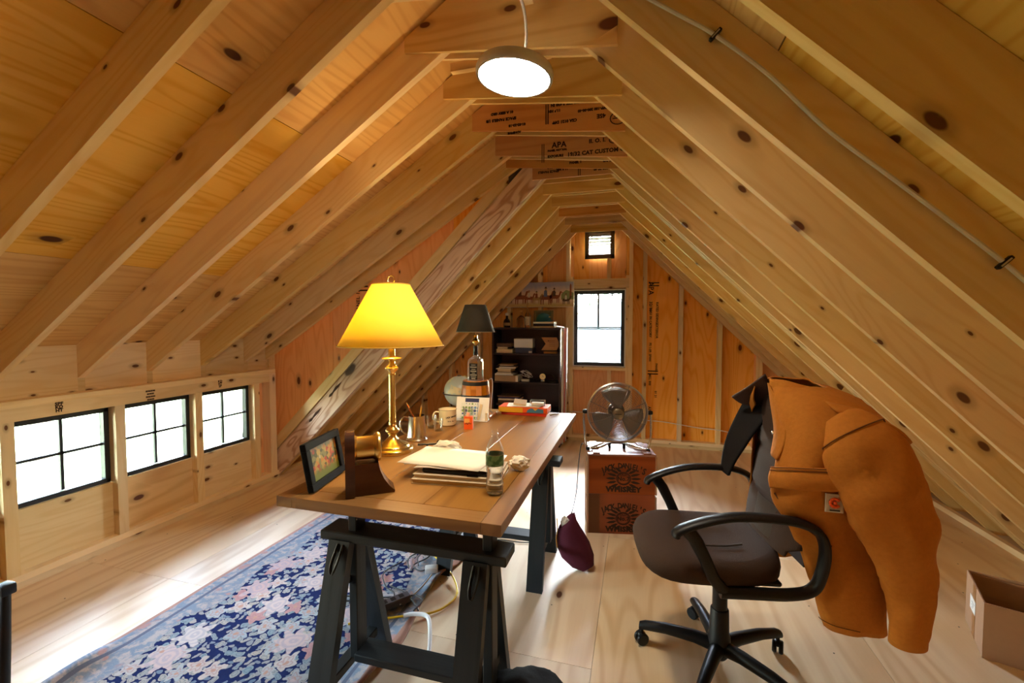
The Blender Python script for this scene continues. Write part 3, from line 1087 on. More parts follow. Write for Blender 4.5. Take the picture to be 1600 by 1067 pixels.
# ------------------------------------------------------------------ brass table lamp (lit)
bl = thing('table_lamp', 'lit brass table lamp with a yellow cone shade on the desk', 'lamp', (-1.235, 2.03, DZ))
MB().lathe([(.104, 0), (.106, .004), (.106, .016), (.102, .022), (.088, .027), (.086, .034), (.07, .042), (.05, .05), (.034, .066), (.02, .078), (.018, .088), (.026, .096), (.036, .108), (.036, .116), (.026, .126), (.019, .134), (.017, .142)], seg=40).build('base', 'brass', bl, smooth=50)
MB().lathe([(.018, .14), (.019, .155), (.0165, .16), (.0165, .40), (.018, .404), (.018, .412), (.0165, .416)], seg=32).build('column', 'brass', bl, smooth=50)
MB().lathe([(.017, .41), (.02, .424), (.034, .436), (.036, .444), (.03, .452), (.018, .462), (.016, .48), (.05, .488), (.053, .494), (.05, .498), (.018, .502), (.018, .56), (.014, .57)], seg=32).build('socket', 'brass', bl, smooth=50)
sh = NT('lamp_shade_yellow')
tr = sh.n('BsdfTranslucent'); tr.inputs[0].default_value = (1.0, .78, .12, 1)
df = sh.n('BsdfDiffuse'); df.inputs[0].default_value = (.95, .74, .24, 1)
mx = sh.n('MixShader'); mx.inputs[0].default_value = .62
sh.t.links.new(df.outputs[0], mx.inputs[1]); sh.t.links.new(tr.outputs[0], mx.inputs[2]); sh.t.links.new(mx.outputs[0], sh.out.inputs[0])
s_ = MB().lathe([(.268, .560), (.0965, .880)], seg=64, cap=False).build('shade', sh.m, bl, smooth=60)
s_.modifiers.new('thickness', 'SOLIDIFY').thickness = .0012
tm = NT('shade_trim'); tm.p(Base_Color=srgb(214, 170, 66), Roughness=.7)
mb = MB()
for r_, z in ((.2685, .561), (.097, .879)):
    mb.tube([(r_ * math.cos(a * PI / 24), r_ * math.sin(a * PI / 24), z) for a in range(48)], .003, 6, True)
a0 = R(205)
mb.tube([(.2695 * math.cos(a0), .2695 * math.sin(a0), .560), (.0975 * math.cos(a0), .0975 * math.sin(a0), .880)], .0025, 6)
mb.build('shade_piping', tm.m, bl)
mb = MB().tube([(.02 * math.cos(a * PI / 10) + 0, 0, .905 + .02 * math.sin(a * PI / 10)) for a in range(20)], .0035, 8, True)
mb.lathe([(.004, .872), (.009, .876), (.005, .885)], seg=12)
mb.build('finial_ring', 'brass', bl)
mb = MB()
for k in range(3):
    a = k * 2 * PI / 3
    mb.tube([(0, 0, .872), (.096 * math.cos(a), .096 * math.sin(a), .876)], .002, 5)
mb.tube([(.012, 0, .55), (.05, 0, .62), (.05, 0, .78), (0, 0, .872), (-.05, 0, .78), (-.05, 0, .62), (-.012, 0, .55)], .002, 5, sub=4)
mb.build('harp', 'brass', bl)
em = NT('bulb_glass'); em.p(Base_Color=(1, .9, .7), Emission_Color=(1, .62, .24), Emission_Strength=30.0)
MB().lathe([(.013, .57), (.015, .595), (.028, .63), (.03, .655), (.022, .678), (.0001, .688)], seg=20).build('bulb', em.m, bl, smooth=60)
l = bpy.data.lights.new('table_lamp_bulb', 'POINT')
l.energy = 23.0
l.color = (1, .74, .40)
l.shadow_soft_size = .032
lo = bpy.data.objects.new('bulb_light', l)
C.objects.link(lo)
lo.parent = bl
lo.location = (0, 0, .685)

# ------------------------------------------------------------------ whiskey bottle lamp with a black shade, unlit
wl2 = thing('bottle_lamp', 'unlit lamp made of a liquor bottle on a small barrel with black shade', 'lamp', (-1.128, 2.99, DZ))
wl2.scale = (.985, .985, .985)
MB().box((0.02, 0, .010), (.24, .16, .02), bev=.004).build('base_board', 'orange_wood' if 'orange_wood' in M else wood('barrel_oak', srgb(200, 128, 56), srgb(156, 90, 34), rings=6, kamount=.2, rough=.35, spec=.5), wl2, smooth=0)
M['oak'] = bpy.data.materials['barrel_oak']
ns = 16
for k in range(ns):
    a0, a1 = 2 * PI * k / ns + .006, 2 * PI * (k + 1) / ns - .006
    rings = []
    for z, r_ in ((.02, .088), (.08, .102), (.15, .107), (.21, .102), (.268, .092)):
        rings.append([(r_ * math.cos(a0), r_ * math.sin(a0), z), (r_ * math.cos(a1), r_ * math.sin(a1), z), ((r_ - .012) * math.cos(a1), (r_ - .012) * math.sin(a1), z), ((r_ - .012) * math.cos(a0), (r_ - .012) * math.sin(a0), z)])
    MB().loft(rings).build('stave', 'oak', wl2, smooth=0)
MB().lathe([(.0001, .255), (.084, .255), (.084, .262), (.0001, .262)], seg=24).build('barrel_head', 'oak', wl2, smooth=30)
for z0, z1, r0, r1 in ((.235, .262, .1005, .096), (.14, .165, .1082, .1078), (.03, .055, .0925, .0995)):
    MB().lathe([(r0, z0), (r1, z1)], seg=32, cap=False).build('hoop', plain('hoop_iron%d' % int(z0 * 1000), (.03, .028, .03), .4, .6), wl2)
def sqbottle(h, w2, neck, nz, seg=32, pw=4.0):
    rs = []
    for z, r_, p_ in h:
        ring_ = []
        for k in range(seg):
            a = 2 * PI * k / seg
            ca, sa = math.cos(a), math.sin(a)
            q = (abs(ca) ** p_ + abs(sa) ** p_) ** (-1 / p_)
            ring_.append((r_ * q * ca, r_ * q * sa, z))
        rs.append(ring_)
    return rs
MB().loft(sqbottle([(.263, .046, 6), (.266, .051, 6), (.400, .051, 6), (.420, .046, 5), (.438, .028, 3), (.448, .017, 2), (.475, .0155, 2)], 0, 0, 0)).build('bottle', 'glass_thin', wl2, smooth=50)
MB().lathe([(.0165, .452), (.0185, .46), (.0165, .50), (.0175, .505), (.0175, .522), (.0, .523)], seg=20).build('neck_sleeve', 'black_gloss', wl2, smooth=40)
mb = MB().box((.002, -.0522, .335), (.062, .001, .118))
mb.build('bottle_label', 'inkdark', wl2, smooth=0)
mb = MB()
for k, (wd_, z) in enumerate(((.034, .383), (.05, .368), (.03, .352), (.046, .338), (.024, .324), (.05, .31), (.04, .296), (.03, .284))):
    mb.box((.002, -.0530, z), (wd_, .0006, .005 if k % 2 else .003))
mb.build('label_print', plain('label_white', (.6, .55, .45), .6), wl2, smooth=0)
MB().lathe([(.011, .52), (.013, .532), (.024, .542), (.026, .552), (.022, .566), (.015, .575), (.015, .60), (.0, .602)], seg=24).build('socket', 'brass', wl2, smooth=40)
bs = MB().lathe([(.142, .625), (.118, .70), (.10, .76), (.078, .823)], seg=48, cap=False).build('shade', plain('black_shade', (.030, .026, .018), .8, bump=.3, nscale=160), wl2, smooth=50)
bs.modifiers.new('thickness', 'SOLIDIFY').thickness = .0015
MB().tube([(.1425 * math.cos(a * PI / 20), .1425 * math.sin(a * PI / 20), .625) for a in range(40)], .0022, 5, True).build('shade_hem', plain('shade_hem', (.35, .30, .20), .7), wl2)
mb = MB()
for k in range(3):
    a = k * 2 * PI / 3 + .4
    mb.tube([(0, 0, .60), (.03 * math.cos(a), .03 * math.sin(a), .70), (.078 * math.cos(a), .078 * math.sin(a), .82)], .002, 5)
mb.build('shade_carrier', 'brass', wl2)
MB().tube([(.085, .05, .26), (.11, .05, .275), (.118, .04, .20), (.112, .02, .05), (.12, .05, .012)], .0028, 6, sub=4).build('lamp_cord', 'cable_white', wl2)

# ------------------------------------------------------------------ picture frame
pf = thing('picture_frame', 'black picture frame with a colourful flower photo at the near desk corner', 'picture frame', (-1.218, 1.42, DZ + .0072))
fx = Matrix.Rotation(R(101), 4, 'Z')         # local x runs along the bottom edge
tl_ = Matrix.Rotation(R(-10), 4, 'X')
W_, H_ = .275, .195
Z90 = fx @ tl_
def PFm(mb): return mb
mb = MB()
def pbox(mb, x, y, z, sx, sy, sz, bev=.0, mi=0):
    mm = Z90
    mb.box(mm @ Vector((x, y, z)), (sx, sy, sz), rot=mm.to_3x3().to_4x4(), bev=bev, mi=mi)
bw_ = .03
pbox(mb, W_ / 2, .012, bw_ / 2, W_, .024, bw_, .002)
pbox(mb, W_ / 2, .012, H_ - bw_ / 2, W_, .024, bw_, .002)
pbox(mb, bw_ / 2, .012, H_ / 2, bw_, .024, H_ - 2 * bw_, .002)
pbox(mb, W_ - bw_ / 2, .012, H_ / 2, bw_, .024, H_ - 2 * bw_, .002)
mb.build('moulding', plain('frame_matte_black', (.006, .006, .007), .75, spec=.1), pf, smooth=0)
ph = NT('flower_photo')
oc = ph.obj()
vv = ph.voro(oc, 60)
cr = ph.n('ValToRGB')
ph.t.links.new(ph.math('MULTIPLY', vv.outputs['Color'], 1.0), cr.inputs[0])
cr.color_ramp.interpolation = 'CONSTANT'
els = cr.color_ramp.elements
els[0].color = (.10, .10, .03, 1); els[1].position = .30; els[1].color = (.55, .05, .02, 1)
for pos, c_ in ((.45, (.75, .30, .03, 1)), (.6, (.62, .42, .10, 1)), (.72, (.30, .28, .10, 1)), (.85, (.7, .55, .35, 1))):
    x = els.new(pos); x.color = c_
sz = ph.n('SeparateXYZ'); ph.t.links.new(oc, sz.inputs[0])
low = ph.smooth(sz.outputs[2], .075, .045)
cc = ph.mix(low, cr.outputs[0], (.22, .26, .03))
top = ph.smooth(sz.outputs[2], .13, .17)
cc = ph.mix(top, cc, (.13, .12, .10))
cc = ph.mix(1.0, cc, (.55, .55, .5), 'MULTIPLY')
ph.p(Base_Color=cc, Roughness=.3)
mb = MB(); pbox(mb, W_ / 2, .013, H_ / 2, W_ - 2 * bw_ + .002, .004, H_ - 2 * bw_ + .002); mb.build('photograph', ph.m, pf, smooth=0)
mb = MB(); pbox(mb, W_ / 2, .026, H_ / 2, W_ - .01, .003, H_ - .01); mb.build('backing', plain('backing_board', (.08, .07, .06), .8), pf, smooth=0)
mb = MB()
a_, b_ = Z90 @ Vector((W_ / 2 - .03, .027, .12)), Z90 @ Vector((W_ / 2 + .03, .027, .12))
e_ = Vector((-.105, .105, 0))
mb.add([a_, b_, Vector((-.112, .17, .001)), Vector((-.116, .105, .001)), a_ + Vector((-.002, 0, 0)), b_ + Vector((-.002, 0, 0)), Vector((-.116, .17, .001)), Vector((-.12, .105, .001))], [(0, 1, 2, 3), (7, 6, 5, 4), (0, 4, 5, 1), (1, 5, 6, 2), (2, 6, 7, 3), (3, 7, 4, 0)])
mb.build('easel_back', plain('easel_grey', (.45, .50, .48), .6), pf, smooth=0)

# ------------------------------------------------------------------ brass and wood desk clock seen from the side
ck2 = thing('desk_clock', 'brass drum desk clock on a dark flared wooden stand beside the picture frame', 'clock', (-1.041, 1.503, DZ), R(36))
MB().prism([(-.062, 0), (.110, 0), (.112, .008), (.092, .028), (.070, .06), (.056, .095), (.050, .125), (-.046, .125), (-.05, .06), (-.062, .012)], 'y', -.045, .045).build('stand', 'mahog', ck2, smooth=0)
arch = [(-.062, .005), (.062, .005), (.064, .12)] + [(.064 * math.cos(a * PI / 12), .19 + .062 * math.sin(a * PI / 12)) for a in range(13)] + [(-.064, .12)]
mb = MB().prism(arch, 'x', -.074, -.038)
mb.build('back_board', 'mahog', ck2, smooth=40)
mx_ = Matrix.Translation((0, 0, .180)) @ Matrix.Rotation(PI / 2, 4, 'Y')
MB().lathe([(.052, -.046), (.054, -.040), (.050, -.034), (.046, -.030), (.046, .030), (.050, .036), (.057, .044), (.059, .050), (.056, .058), (.048, .060)], (0, 0, 0), 40, 0, mx_).build('brass_drum', 'brass', ck2, smooth=40)
MB().lathe([(.0001, .0615), (.046, .0612)], (0, 0, 0), 32, 0, mx_, cap=False).build('dial', 'paper', ck2)
MB().box((.066, 0, .19), (.0015, .004, .03)).box((.066, .01, .18), (.0015, .026, .004)).build('hands', 'black', ck2, smooth=0)

# ------------------------------------------------------------------ stack: two books, a black binder, loose paper; crumpled paper at its end


def book(name, label, loc, rz, w_, d_, h_, cover, pages, group=None, spine='-y'):
    t = thing(name, label, 'book', loc, rz, group)
    mb = MB().box((0, 0, .0015), (w_, d_, .003), bev=.0008).box((0, 0, h_ - .0015), (w_, d_, .003), bev=.0008)
    if spine == '-y': mb.box((0, -d_ / 2 + .0015, h_ / 2), (w_, .003, h_), bev=.0008)
    elif spine == '+y': mb.box((0, d_ / 2 - .0015, h_ / 2), (w_, .003, h_), bev=.0008)
    else: mb.box((-w_ / 2 + .0015, 0, h_ / 2), (.003, d_, h_), bev=.0008)
    mb.build('cover', cover, t, smooth=0)
    MB().box((.0, .0, h_ / 2), (w_ - .010, d_ - .010, h_ - .006)).build('page_block', pages, t, smooth=0)
    return t


kc = plain('grey_cover', srgb(212, 194, 164), .7)
book('book', 'lower grey tan book at the bottom of the desk paper stack', (-.735, 1.775, DZ), R(5.5), .375, .245, .020, kc, 'cream', 'books under the paper stack', '+y')
book('book', 'upper grey tan book under the black binder on the desk', (-.738, 1.785, DZ + .0203), R(5), .365, .24, .016, kc, 'cream', 'books under the paper stack', '+y')
bi = thing('binder', 'black soft binder between the tan books and the loose papers', 'binder', (-.735, 1.795, DZ + .0366), R(4))
MB().box((0, 0, .011), (.305, .225, .022), bev=.009, seg=3).build('cover', 'black', bi)
MB().box((.075, -.112, .0), (.05, .012, .012), bev=.003).build('clasp', plain('binder_navy', (.02, .022, .05), .4), bi, smooth=0)
ps = thing('paper_stack', 'loose cream papers lying on top of the black binder', 'papers', (-.775, 1.815, DZ + .059))
rr = random.Random(5)
for k, (w_, d_, rz, dx, dy, dz) in enumerate(((.36, .25, 5, .03, -.01, 0), (.37, .26, 2, -.02, .01, .0035), (.39, .26, -3, -.035, .0, .006))):
    mb = MB()
    n = 10
    v, f = [], []
    rot = Matrix.Rotation(R(rz), 4, 'Z')
    for i in range(n + 1):
        for j in range(7):
            x, y_ = (i / n - .5) * w_, (j / 6 - .5) * d_
            edge = max(0, abs(i / n - .5) * 2 - .55)
            z = dz + .0015 * math.sin(i * 1.1 + k) + .0012 * math.cos(j * 1.3 + k * 2) - .020 * edge ** 2 * (1 if i < n / 2 else .3)
            p_ = rot @ Vector((x, y_, 0))
            v.append((p_.x + dx, p_.y + dy, z + .002))
    for i in range(n):
        for j in range(6):
            f.append((i * 7 + j, (i + 1) * 7 + j, (i + 1) * 7 + j + 1, i * 7 + j + 1))
    mb.add(v, f)
    o = mb.build('sheet', 'paper', ps, smooth=60)
    o.modifiers.new('th', 'SOLIDIFY').thickness = .0018


from mathutils import noise as noise_


def crumple(name, label, loc, r_, seed, mat='paper', sc=(1, 1, .7), cat='paper', group=None):
    rr = random.Random(seed)
    bm = bmesh.new()
    bmesh.ops.create_icosphere(bm, subdivisions=3, radius=r_)
    dirs = [Vector((rr.gauss(0, 1), rr.gauss(0, 1), rr.gauss(0, 1))).normalized() for _ in range(26)]
    for v in bm.verts:
        d = v.co.normalized()
        s = min(1.0, *[(.80 + .2 * rr2) / max(.2, d.dot(q)) if d.dot(q) > .55 else 9 for q, rr2 in zip(dirs, [((i * 37) % 17) / 17 for i in range(26)])])
        v.co = Vector((d.x * sc[0], d.y * sc[1], d.z * sc[2])) * r_ * s * (1 + .30 * (noise_.noise(d * 3.1 + Vector((seed, 0, 0)))) + .25 * abs(noise_.noise(d * 6.0)) + rr.uniform(-.03, .03))
    zmin = min(v.co.z for v in bm.verts)
    for v in bm.verts: v.co.z -= zmin
    mb = MB(); mb.bm.free(); mb.bm = bm
    o = mb.build(name, mat, None, smooth=12)
    o.location = loc
    tag(o, label, cat, group)
    return o


crumple('crumpled_paper', 'crumpled cream paper lying on the desk behind the water bottle', (-.512, 1.925, DZ), .042, 2, sc=(1.1, .9, .75))
crumple('crumpled_tissue', 'crumpled cream tissue poking up behind the loose papers on the desk', (-.90, 1.995, DZ), .050, 8, sc=(1.6, .55, .9))

# ------------------------------------------------------------------ water bottle
wb_ = thing('water_bottle', 'clear ribbed plastic water bottle with a green label, no cap', 'bottle', (-.536, 1.632, DZ))
prof = [(.0001, .006), (.018, .004), (.026, .0), (.031, .004), (.034, .014), (.0335, .022), (.035, .028), (.0335, .034), (.035, .042), (.0325, .050), (.0345, .058), (.0315, .068), (.034, .078), (.031, .086), (.034, .096), (.0335, .104), (.0355, .110), (.0358, .116), (.0358, .162), (.0355, .170), (.033, .182), (.026, .202), (.018, .218), (.0135, .226), (.0125, .234), (.0155, .236), (.0155, .240), (.0125, .242), (.0125, .256)]
o = MB().lathe(prof, seg=40, cap=False).build('body', 'pet', wb_, smooth=50)
wm = NT('water'); wm.p(Base_Color=(1, 1, 1), Roughness=.0, IOR=1.33, Transmission_Weight=1.0)
MB().lathe([(.0001, .008)] + [(max(.0001, r_ - .0016), z) for r_, z in prof[1:20] if z < .15 and z > .003] + [(.0001, .150)], seg=40, cap=False).build('water', wm.m, wb_, smooth=50)
lb = NT('green_label')
u = lb.n('SeparateXYZ'); lb.t.links.new(lb.obj(), u.inputs[0])
lb.p(Base_Color=lb.mix(lb.smooth(lb.noise(lb.obj(), 46, 2), .5, .6), (.05, .20, .09), (.20, .42, .22)), Roughness=.3)
MB().lathe([(.0362, .117), (.0362, .160)], seg=40, cap=False).build('label', lb.m, wb_)
MB().lathe([(.0364, .1585), (.0364, .1612)], seg=40, cap=False).lathe([(.0364, .1165), (.0364, .119)], seg=40, cap=False).build('label_border', plain('label_edge', (.30, .36, .26), .4), wb_)

# ------------------------------------------------------------------ tankard with pencils
tk = thing('tankard', 'pewter tankard holding pencils behind the brass lamp', 'tankard', (-1.225, 2.275, DZ), R(0))
o = MB().lathe([(.0001, .003), (.055, .003), (.060, .0), (.062, .006), (.058, .012), (.055, .018), (.053, .026), (.046, .138), (.0475, .142), (.045, .142), (.0515, .026), (.0001, .02)], seg=40, cap=False).build('body', 'pewter', tk, smooth=40)
MB().tube([(-.046, -.01, .125), (-.075, -.016, .13), (-.095, -.02, .10), (-.092, -.02, .06), (-.07, -.016, .035), (-.053, -.012, .035)], .0055, 8, sub=5).build('handle', 'pewter', tk)
for k, (dx, dy, lean, az, nm, mat, lb_) in enumerate(((-.03, -.02, 27, 200, 'pencil', 'orange', 'orange pencil leaning farthest out of the tankard'), (-.02, .018, 22, 165, 'pencil', 'brown', 'brown pencil behind the orange one in the tankard'), (.005, -.012, -8, 200, 'pencil', 'yellow', 'yellow pencil standing nearly upright in the tankard'))):
    t = thing(nm, lb_, 'pencil', (-1.225 + (.025 if k < 2 else .0), 2.275 + (.01 if k == 0 else -.012 if k == 1 else .01), DZ + .024))
    t.rotation_euler = (0, R(-lean), R(0 if k < 2 else 25))
    L_ = .215 if k == 0 else .195 if k == 1 else .185
    MB().lathe([(.0045, 0), (.0045, L_ - .02)], seg=6).build('shaft', mat, t, smooth=0)
    MB().lathe([(.0045, L_ - .02), (.0012, L_ - .004), (.0001, L_)], seg=6, cap=False).build('tip', 'tan', t, smooth=0)

# glasses, mug, small box, card stand
def tumbler(loc, r0, r1, h, label, nm='shot_glass'):
    t = MB().lathe([(.0001, 0), (r0, 0), (r1, h), (r1 - .002, h), (r0 - .003, .012), (.0001, .010)], seg=28, cap=False).build(nm, 'glass_thin', None, smooth=40)
    t.location = loc
    return tag(t, label, 'glass', None)
tumbler((-1.272, 2.56, DZ), .026, .034, .078, 'small clear shot glass between the tankard and the cream mug')
tumbler((-1.195, 2.50, DZ), .024, .031, .075, 'small clear shot glass in front of the cream mug')
tumbler((-1.085, 2.735, DZ), .03, .036, .11, 'taller clear glass behind the cream mug', 'tumbler')
mg = thing('mug', 'cream enamel mug with dark lettering on the desk', 'mug', (-1.205, 2.665, DZ), R(20))
MB().lathe([(.0001, .002), (.045, .0), (.054, .006), (.058, .02), (.058, .098), (.060, .104), (.0605, .107), (.058, .107), (.055, .098), (.055, .02), (.0001, .012)], seg=40, cap=False).build('body', 'enamel', mg, smooth=40)
MB().tube([(-.057, -.02, .09), (-.08, -.028, .092), (-.094, -.033, .065), (-.085, -.03, .035), (-.057, -.02, .026)], .0055, 8, sub=5).build('handle', 'enamel', mg)
MB().tube([(.0603 * math.cos(a * PI / 20), .0603 * math.sin(a * PI / 20), .1065) for a in range(40)], .0013, 5, True).build('rim_band', plain('rim_grey', (.25, .22, .16), .4), mg)
obs = []
bpy.context.view_layer.update()


def around(body, rad, z0, size, ang0, step, par, mat='inkdark', slope=0.0):
    for i, ch in enumerate(body):
        if ch == ' ': continue
        a = ang0 + i * step
        px, py = rad * math.cos(a), rad * math.sin(a)
        mw = par.matrix_world @ plane_mat((px, py, z0 + slope * i), (-math.sin(a), math.cos(a), .35), (0, 0, 1))
        obs.append(text('lettering', ch, size, mw, mat, bold=.0006))


around("JACK DANIEL'S", .0588, .058, .0135, R(-96), .125, mg, slope=.0008)
around("Old No.7", .0588, .034, .009, R(-82), .12, mg)
b = join(obs, 'lettering'); obs = []
mw = b.matrix_world.copy(); b.parent = mg; b.matrix_world = mw

obx = thing('small_box', 'small orange carton with a flask neck on the desk in front of the mug', 'box', (-1.030, 2.60, DZ), R(14))
MB().box((0, 0, .040), (.056, .042, .080), bev=.001).build('carton', 'orange', obx, smooth=0)
MB().box((-.008, -.0214, .057), (.034, .0006, .026)).build('pale_panel', plain('pale_orange', srgb(238, 170, 90), .5), obx, smooth=0)
MB().tube([(-.02, -.0216, .034), (-.01, -.0216, .042), (-.005, -.0216, .032), (.006, -.0216, .044), (.012, -.0216, .036), (.02, -.0216, .040)], .0022, 5, sub=3).build('emblem', 'brown', obx)
MB().lathe([(.012, .080), (.012, .096), (.010, .104), (.0001, .105)], (-.004, 0, 0), 16).build('flask_neck', plain('peach_plastic', srgb(232, 170, 140), .35), obx, smooth=40)

cs = thing('card_stand', 'white letter stand holding a dotted blue and green card', 'stand', (-1.10, 2.835, DZ), R(4))
cs.scale = (.96, .96, .96)
tl2 = Matrix.Rotation(R(-14), 4, 'X')
mb = MB()
mb.box(tl2 @ Vector((0, 0, .085)), (.25, .006, .165), rot=tl2, bev=.0025)
mb.box((0, .0, .004), (.25, .075, .008), bev=.002)
mb.build('back_plate', 'white', cs, smooth=0)
MB().box(tl2 @ Vector((-.005, -.0042, .145)), (.105, .0015, .028), rot=tl2).build('navy_strip', 'navy', cs, smooth=0)
dm = NT('dotted_card')
vv = dm.voro(dm.obj(), 44, .15)
sc_ = dm.n('SeparateColor'); dm.t.links.new(vv.outputs['Color'], sc_.inputs[0])
c_ = dm.mix(dm.math('GREATER_THAN', sc_.outputs[0], .5), (.03, .06, .22), (.14, .26, .05))
c_ = dm.mix(dm.math('GREATER_THAN', sc_.outputs[1], .72), c_, (.10, .22, .45))
c_ = dm.mix(dm.math('LESS_THAN', vv.outputs['Distance'], .46), (.72, .74, .70), c_)
dm.p(Base_Color=c_, Roughness=.5)
tl3 = Matrix.Rotation(R(-17), 4, 'X')
MB().box(tl3 @ Vector((-.02, -.018, .066)), (.125, .003, .115), rot=tl3).build('dotted_card', dm.m, cs, smooth=0)
MB().box(tl3 @ Vector((.060, -.014, .060)), (.02, .002, .115), rot=tl3 @ Matrix.Rotation(R(8), 4, 'Y')).build('cream_card', 'cream', cs, smooth=0)
MB().box((.118, -.01, .035), (.016, .05, .062), bev=.003).build('side_stop', 'cream', cs, smooth=0)

# small black tool by the lamp base
tl4 = MB().tube([(-.055, -.018, .012), (-.02, -.006, .013), (.03, .008, .016), (.05, .016, .018)], [.006, .005, .0055, .008], 10, sub=3).ball((.058, .018, .020), .017, 14, 10).tube([(-.005, -.002, .012), (-.002, -.012, .006)], .006, 8)
o = tl4.build('pipe', 'black_gloss', None); o.location = (-1.092, 2.158, DZ)
tag(o, 'black pipe shaped tool lying on the desk beside the brass lamp base', 'pipe')

# globe at the far left corner of the desk
gl = thing('globe', 'pale old globe on a dark stand at the far desk corner', 'globe', (-1.325, 3.15, DZ), R(20))
gm2 = NT('globe_map')
nn = gm2.noise(gm2.obj(), 12, 4, .6)
gm2.p(Base_Color=gm2.mix(gm2.smooth(nn, .52, .58), srgb(176, 190, 186), srgb(208, 198, 160)), Roughness=.35)
MB().ball((0, 0, .150), .118, 36, 24).build('sphere', gm2.m, gl, smooth=60)
MB().lathe([(.046, 0), (.048, .006), (.03, .014), (.014, .02), (.012, .034), (.0, .035)], seg=24).build('foot', 'black', gl, smooth=40)
MB().tube([(.126 * math.cos(R(a)), 0, .15 + .126 * math.sin(R(a))) for a in range(-110, 80, 8)], .004, 6).build('meridian_arm', 'brass', gl)
MB().tube([(.124 * math.cos(a * PI / 24), .124 * math.sin(a * PI / 24), .135) for a in range(48)], .004, 6, True).build('horizon_ring', plain('ring_dark', (.05, .045, .04), .4), gl)
MB().ball((0, 0, .27), .012, 12, 8, sc=(1.4, 1.4, .5)).build('pole_cap', plain('cap_bronze', (.25, .2, .12), .4, .7), gl)

# board game box, red book and papers at the far right of the desk
bb = thing('game_box', 'flat orange and yellow box with a blue patch at the far desk end', 'box', (-.80, 3.165, DZ + .0205), R(2))
MB().box((0, 0, .021), (.365, .17, .040), bev=.002).build('lid', 'orange', bb, smooth=0)
MB().box((-.09, -.0855, .020), (.182, .0008, .036)).build('yellow_side', 'yellow', bb, smooth=0)
mb = MB().prism([(.03, .004), (.155, .004), (.155, .030), (.12, .036), (.06, .036), (.038, .024)], 'y', -.0862, -.0855)
mb.build('blue_patch', 'blue', bb, smooth=0)
MB().prism([(.075, .036), (.115, .036), (.095, .02)], 'y', -.0868, -.086).build('yellow_patch', 'yellow', bb, smooth=0)
book('book', 'thin red book underneath the orange and yellow box', (-.79, 3.165, DZ), R(-1), .34, .16, .020, 'red', 'cream', None, '-y')
pp = MB()
for k, (x, y_, w_, d_, rz) in enumerate(((-.83, 3.16, .20, .13, 8), (-.76, 3.165, .19, .12, -12))):
    pp.box((x, y_, DZ + .0635 + .002 * k), (w_, d_, .0025), rot=(R(2), 0, R(rz)))
o = pp.build('loose_papers', 'paper', None, smooth=0)
tag(o, 'two loose cream sheets on top of the orange box', 'papers')
np_ = MB().box((0, 0, 0), (.095, .085, .016), bev=.002, rot=(R(14), R(6), R(10))).build('note_pad', 'cream', None, smooth=0)
place(np_, (-.835, 3.16, DZ + .083)); tag(np_, 'thick cream note pad lying tilted on the loose sheets', 'notepad')
gb = thing('glass_block', 'small clear plastic tray with a white card on the orange box', 'tray', (-.70, 3.16, DZ + .067), R(6))
mb = MB(); ring(mb, -.055, .055, 0, .040, .003, 0, .06, 0); mb.build('shell', 'pet', gb, smooth=0)
MB().box((0, 0, .012), (.09, .05, .02), bev=.001).build('card', 'paper', gb, smooth=0)
o = MB().tube([(-.60, 3.12, DZ + .006), (-.575, 3.15, DZ + .008), (-.55, 3.19, DZ + .006)], .005, 8).build('pen', 'pewter', None)
tag(o, 'silver pen on the desk just right of the orange box', 'pen')

# ------------------------------------------------------------------ bookcase at the back wall
BX0, BX1, BY0, BY1, BT = -1.725, -.868, 5.15, 5.50, 1.44
bc = thing('bookcase', 'dark brown bookcase against the back wall left of the window', 'bookcase', ((BX0 + BX1) / 2, (BY0 + BY1) / 2, 0))
cx_, cy_ = (BX0 + BX1) / 2, (BY0 + BY1) / 2


def bpart(nm, lo, hi):
    o = MB().box(tuple((lo[i] + hi[i]) / 2 - (cx_, cy_, 0)[i] for i in range(3)), tuple(hi[i] - lo[i] for i in range(3)), bev=.002).build(nm, 'darkwood', bc, smooth=0)
    return o


bpart('side_panel', (BX0, BY0, 0), (BX0 + .02, BY1, BT - .022))
bpart('side_panel', (BX1 - .02, BY0, 0), (BX1, BY1, BT - .022))
bpart('top_panel', (BX0 - .008, BY0 - .008, BT - .0215), (BX1 + .008, BY1, BT))
bpart('back_panel', (BX0 + .02, BY1 - .012, .06), (BX1 - .02, BY1, BT - .022))
SHZ = [.08, .43, .775, 1.125]
for z in SHZ: bpart('shelf', (BX0 + .0205, BY0 + .006, z - .02), (BX1 - .0205, BY1 - .0125, z))
bpart('kick_board', (BX0 + .0205, BY0 + .02, 0), (BX1 - .0205, BY0 + .036, .059))


def slabs(name, label, loc, rz, dims, mats, cat, group=None, seed=0):
    """a little pile of flat sheets: each sheet is a part"""
    rr = random.Random(seed)
    t = thing(name, label, cat, loc, R(rz), group)
    z = 0
    for k, (w_, d_, h_) in enumerate(dims):
        MB().box((0, 0, h_ / 2), (w_, d_, h_), bev=min(.002, h_ * .3)).build('sheaf', mats[k % len(mats)], t, smooth=0)
        o = t.children[-1]
        o.location = (rr.uniform(-.02, .02), rr.uniform(-.012, .012), z)
        o.rotation_euler = (0, 0, R(rr.uniform(-7, 7)))
        z += h_ + .0006
    return t


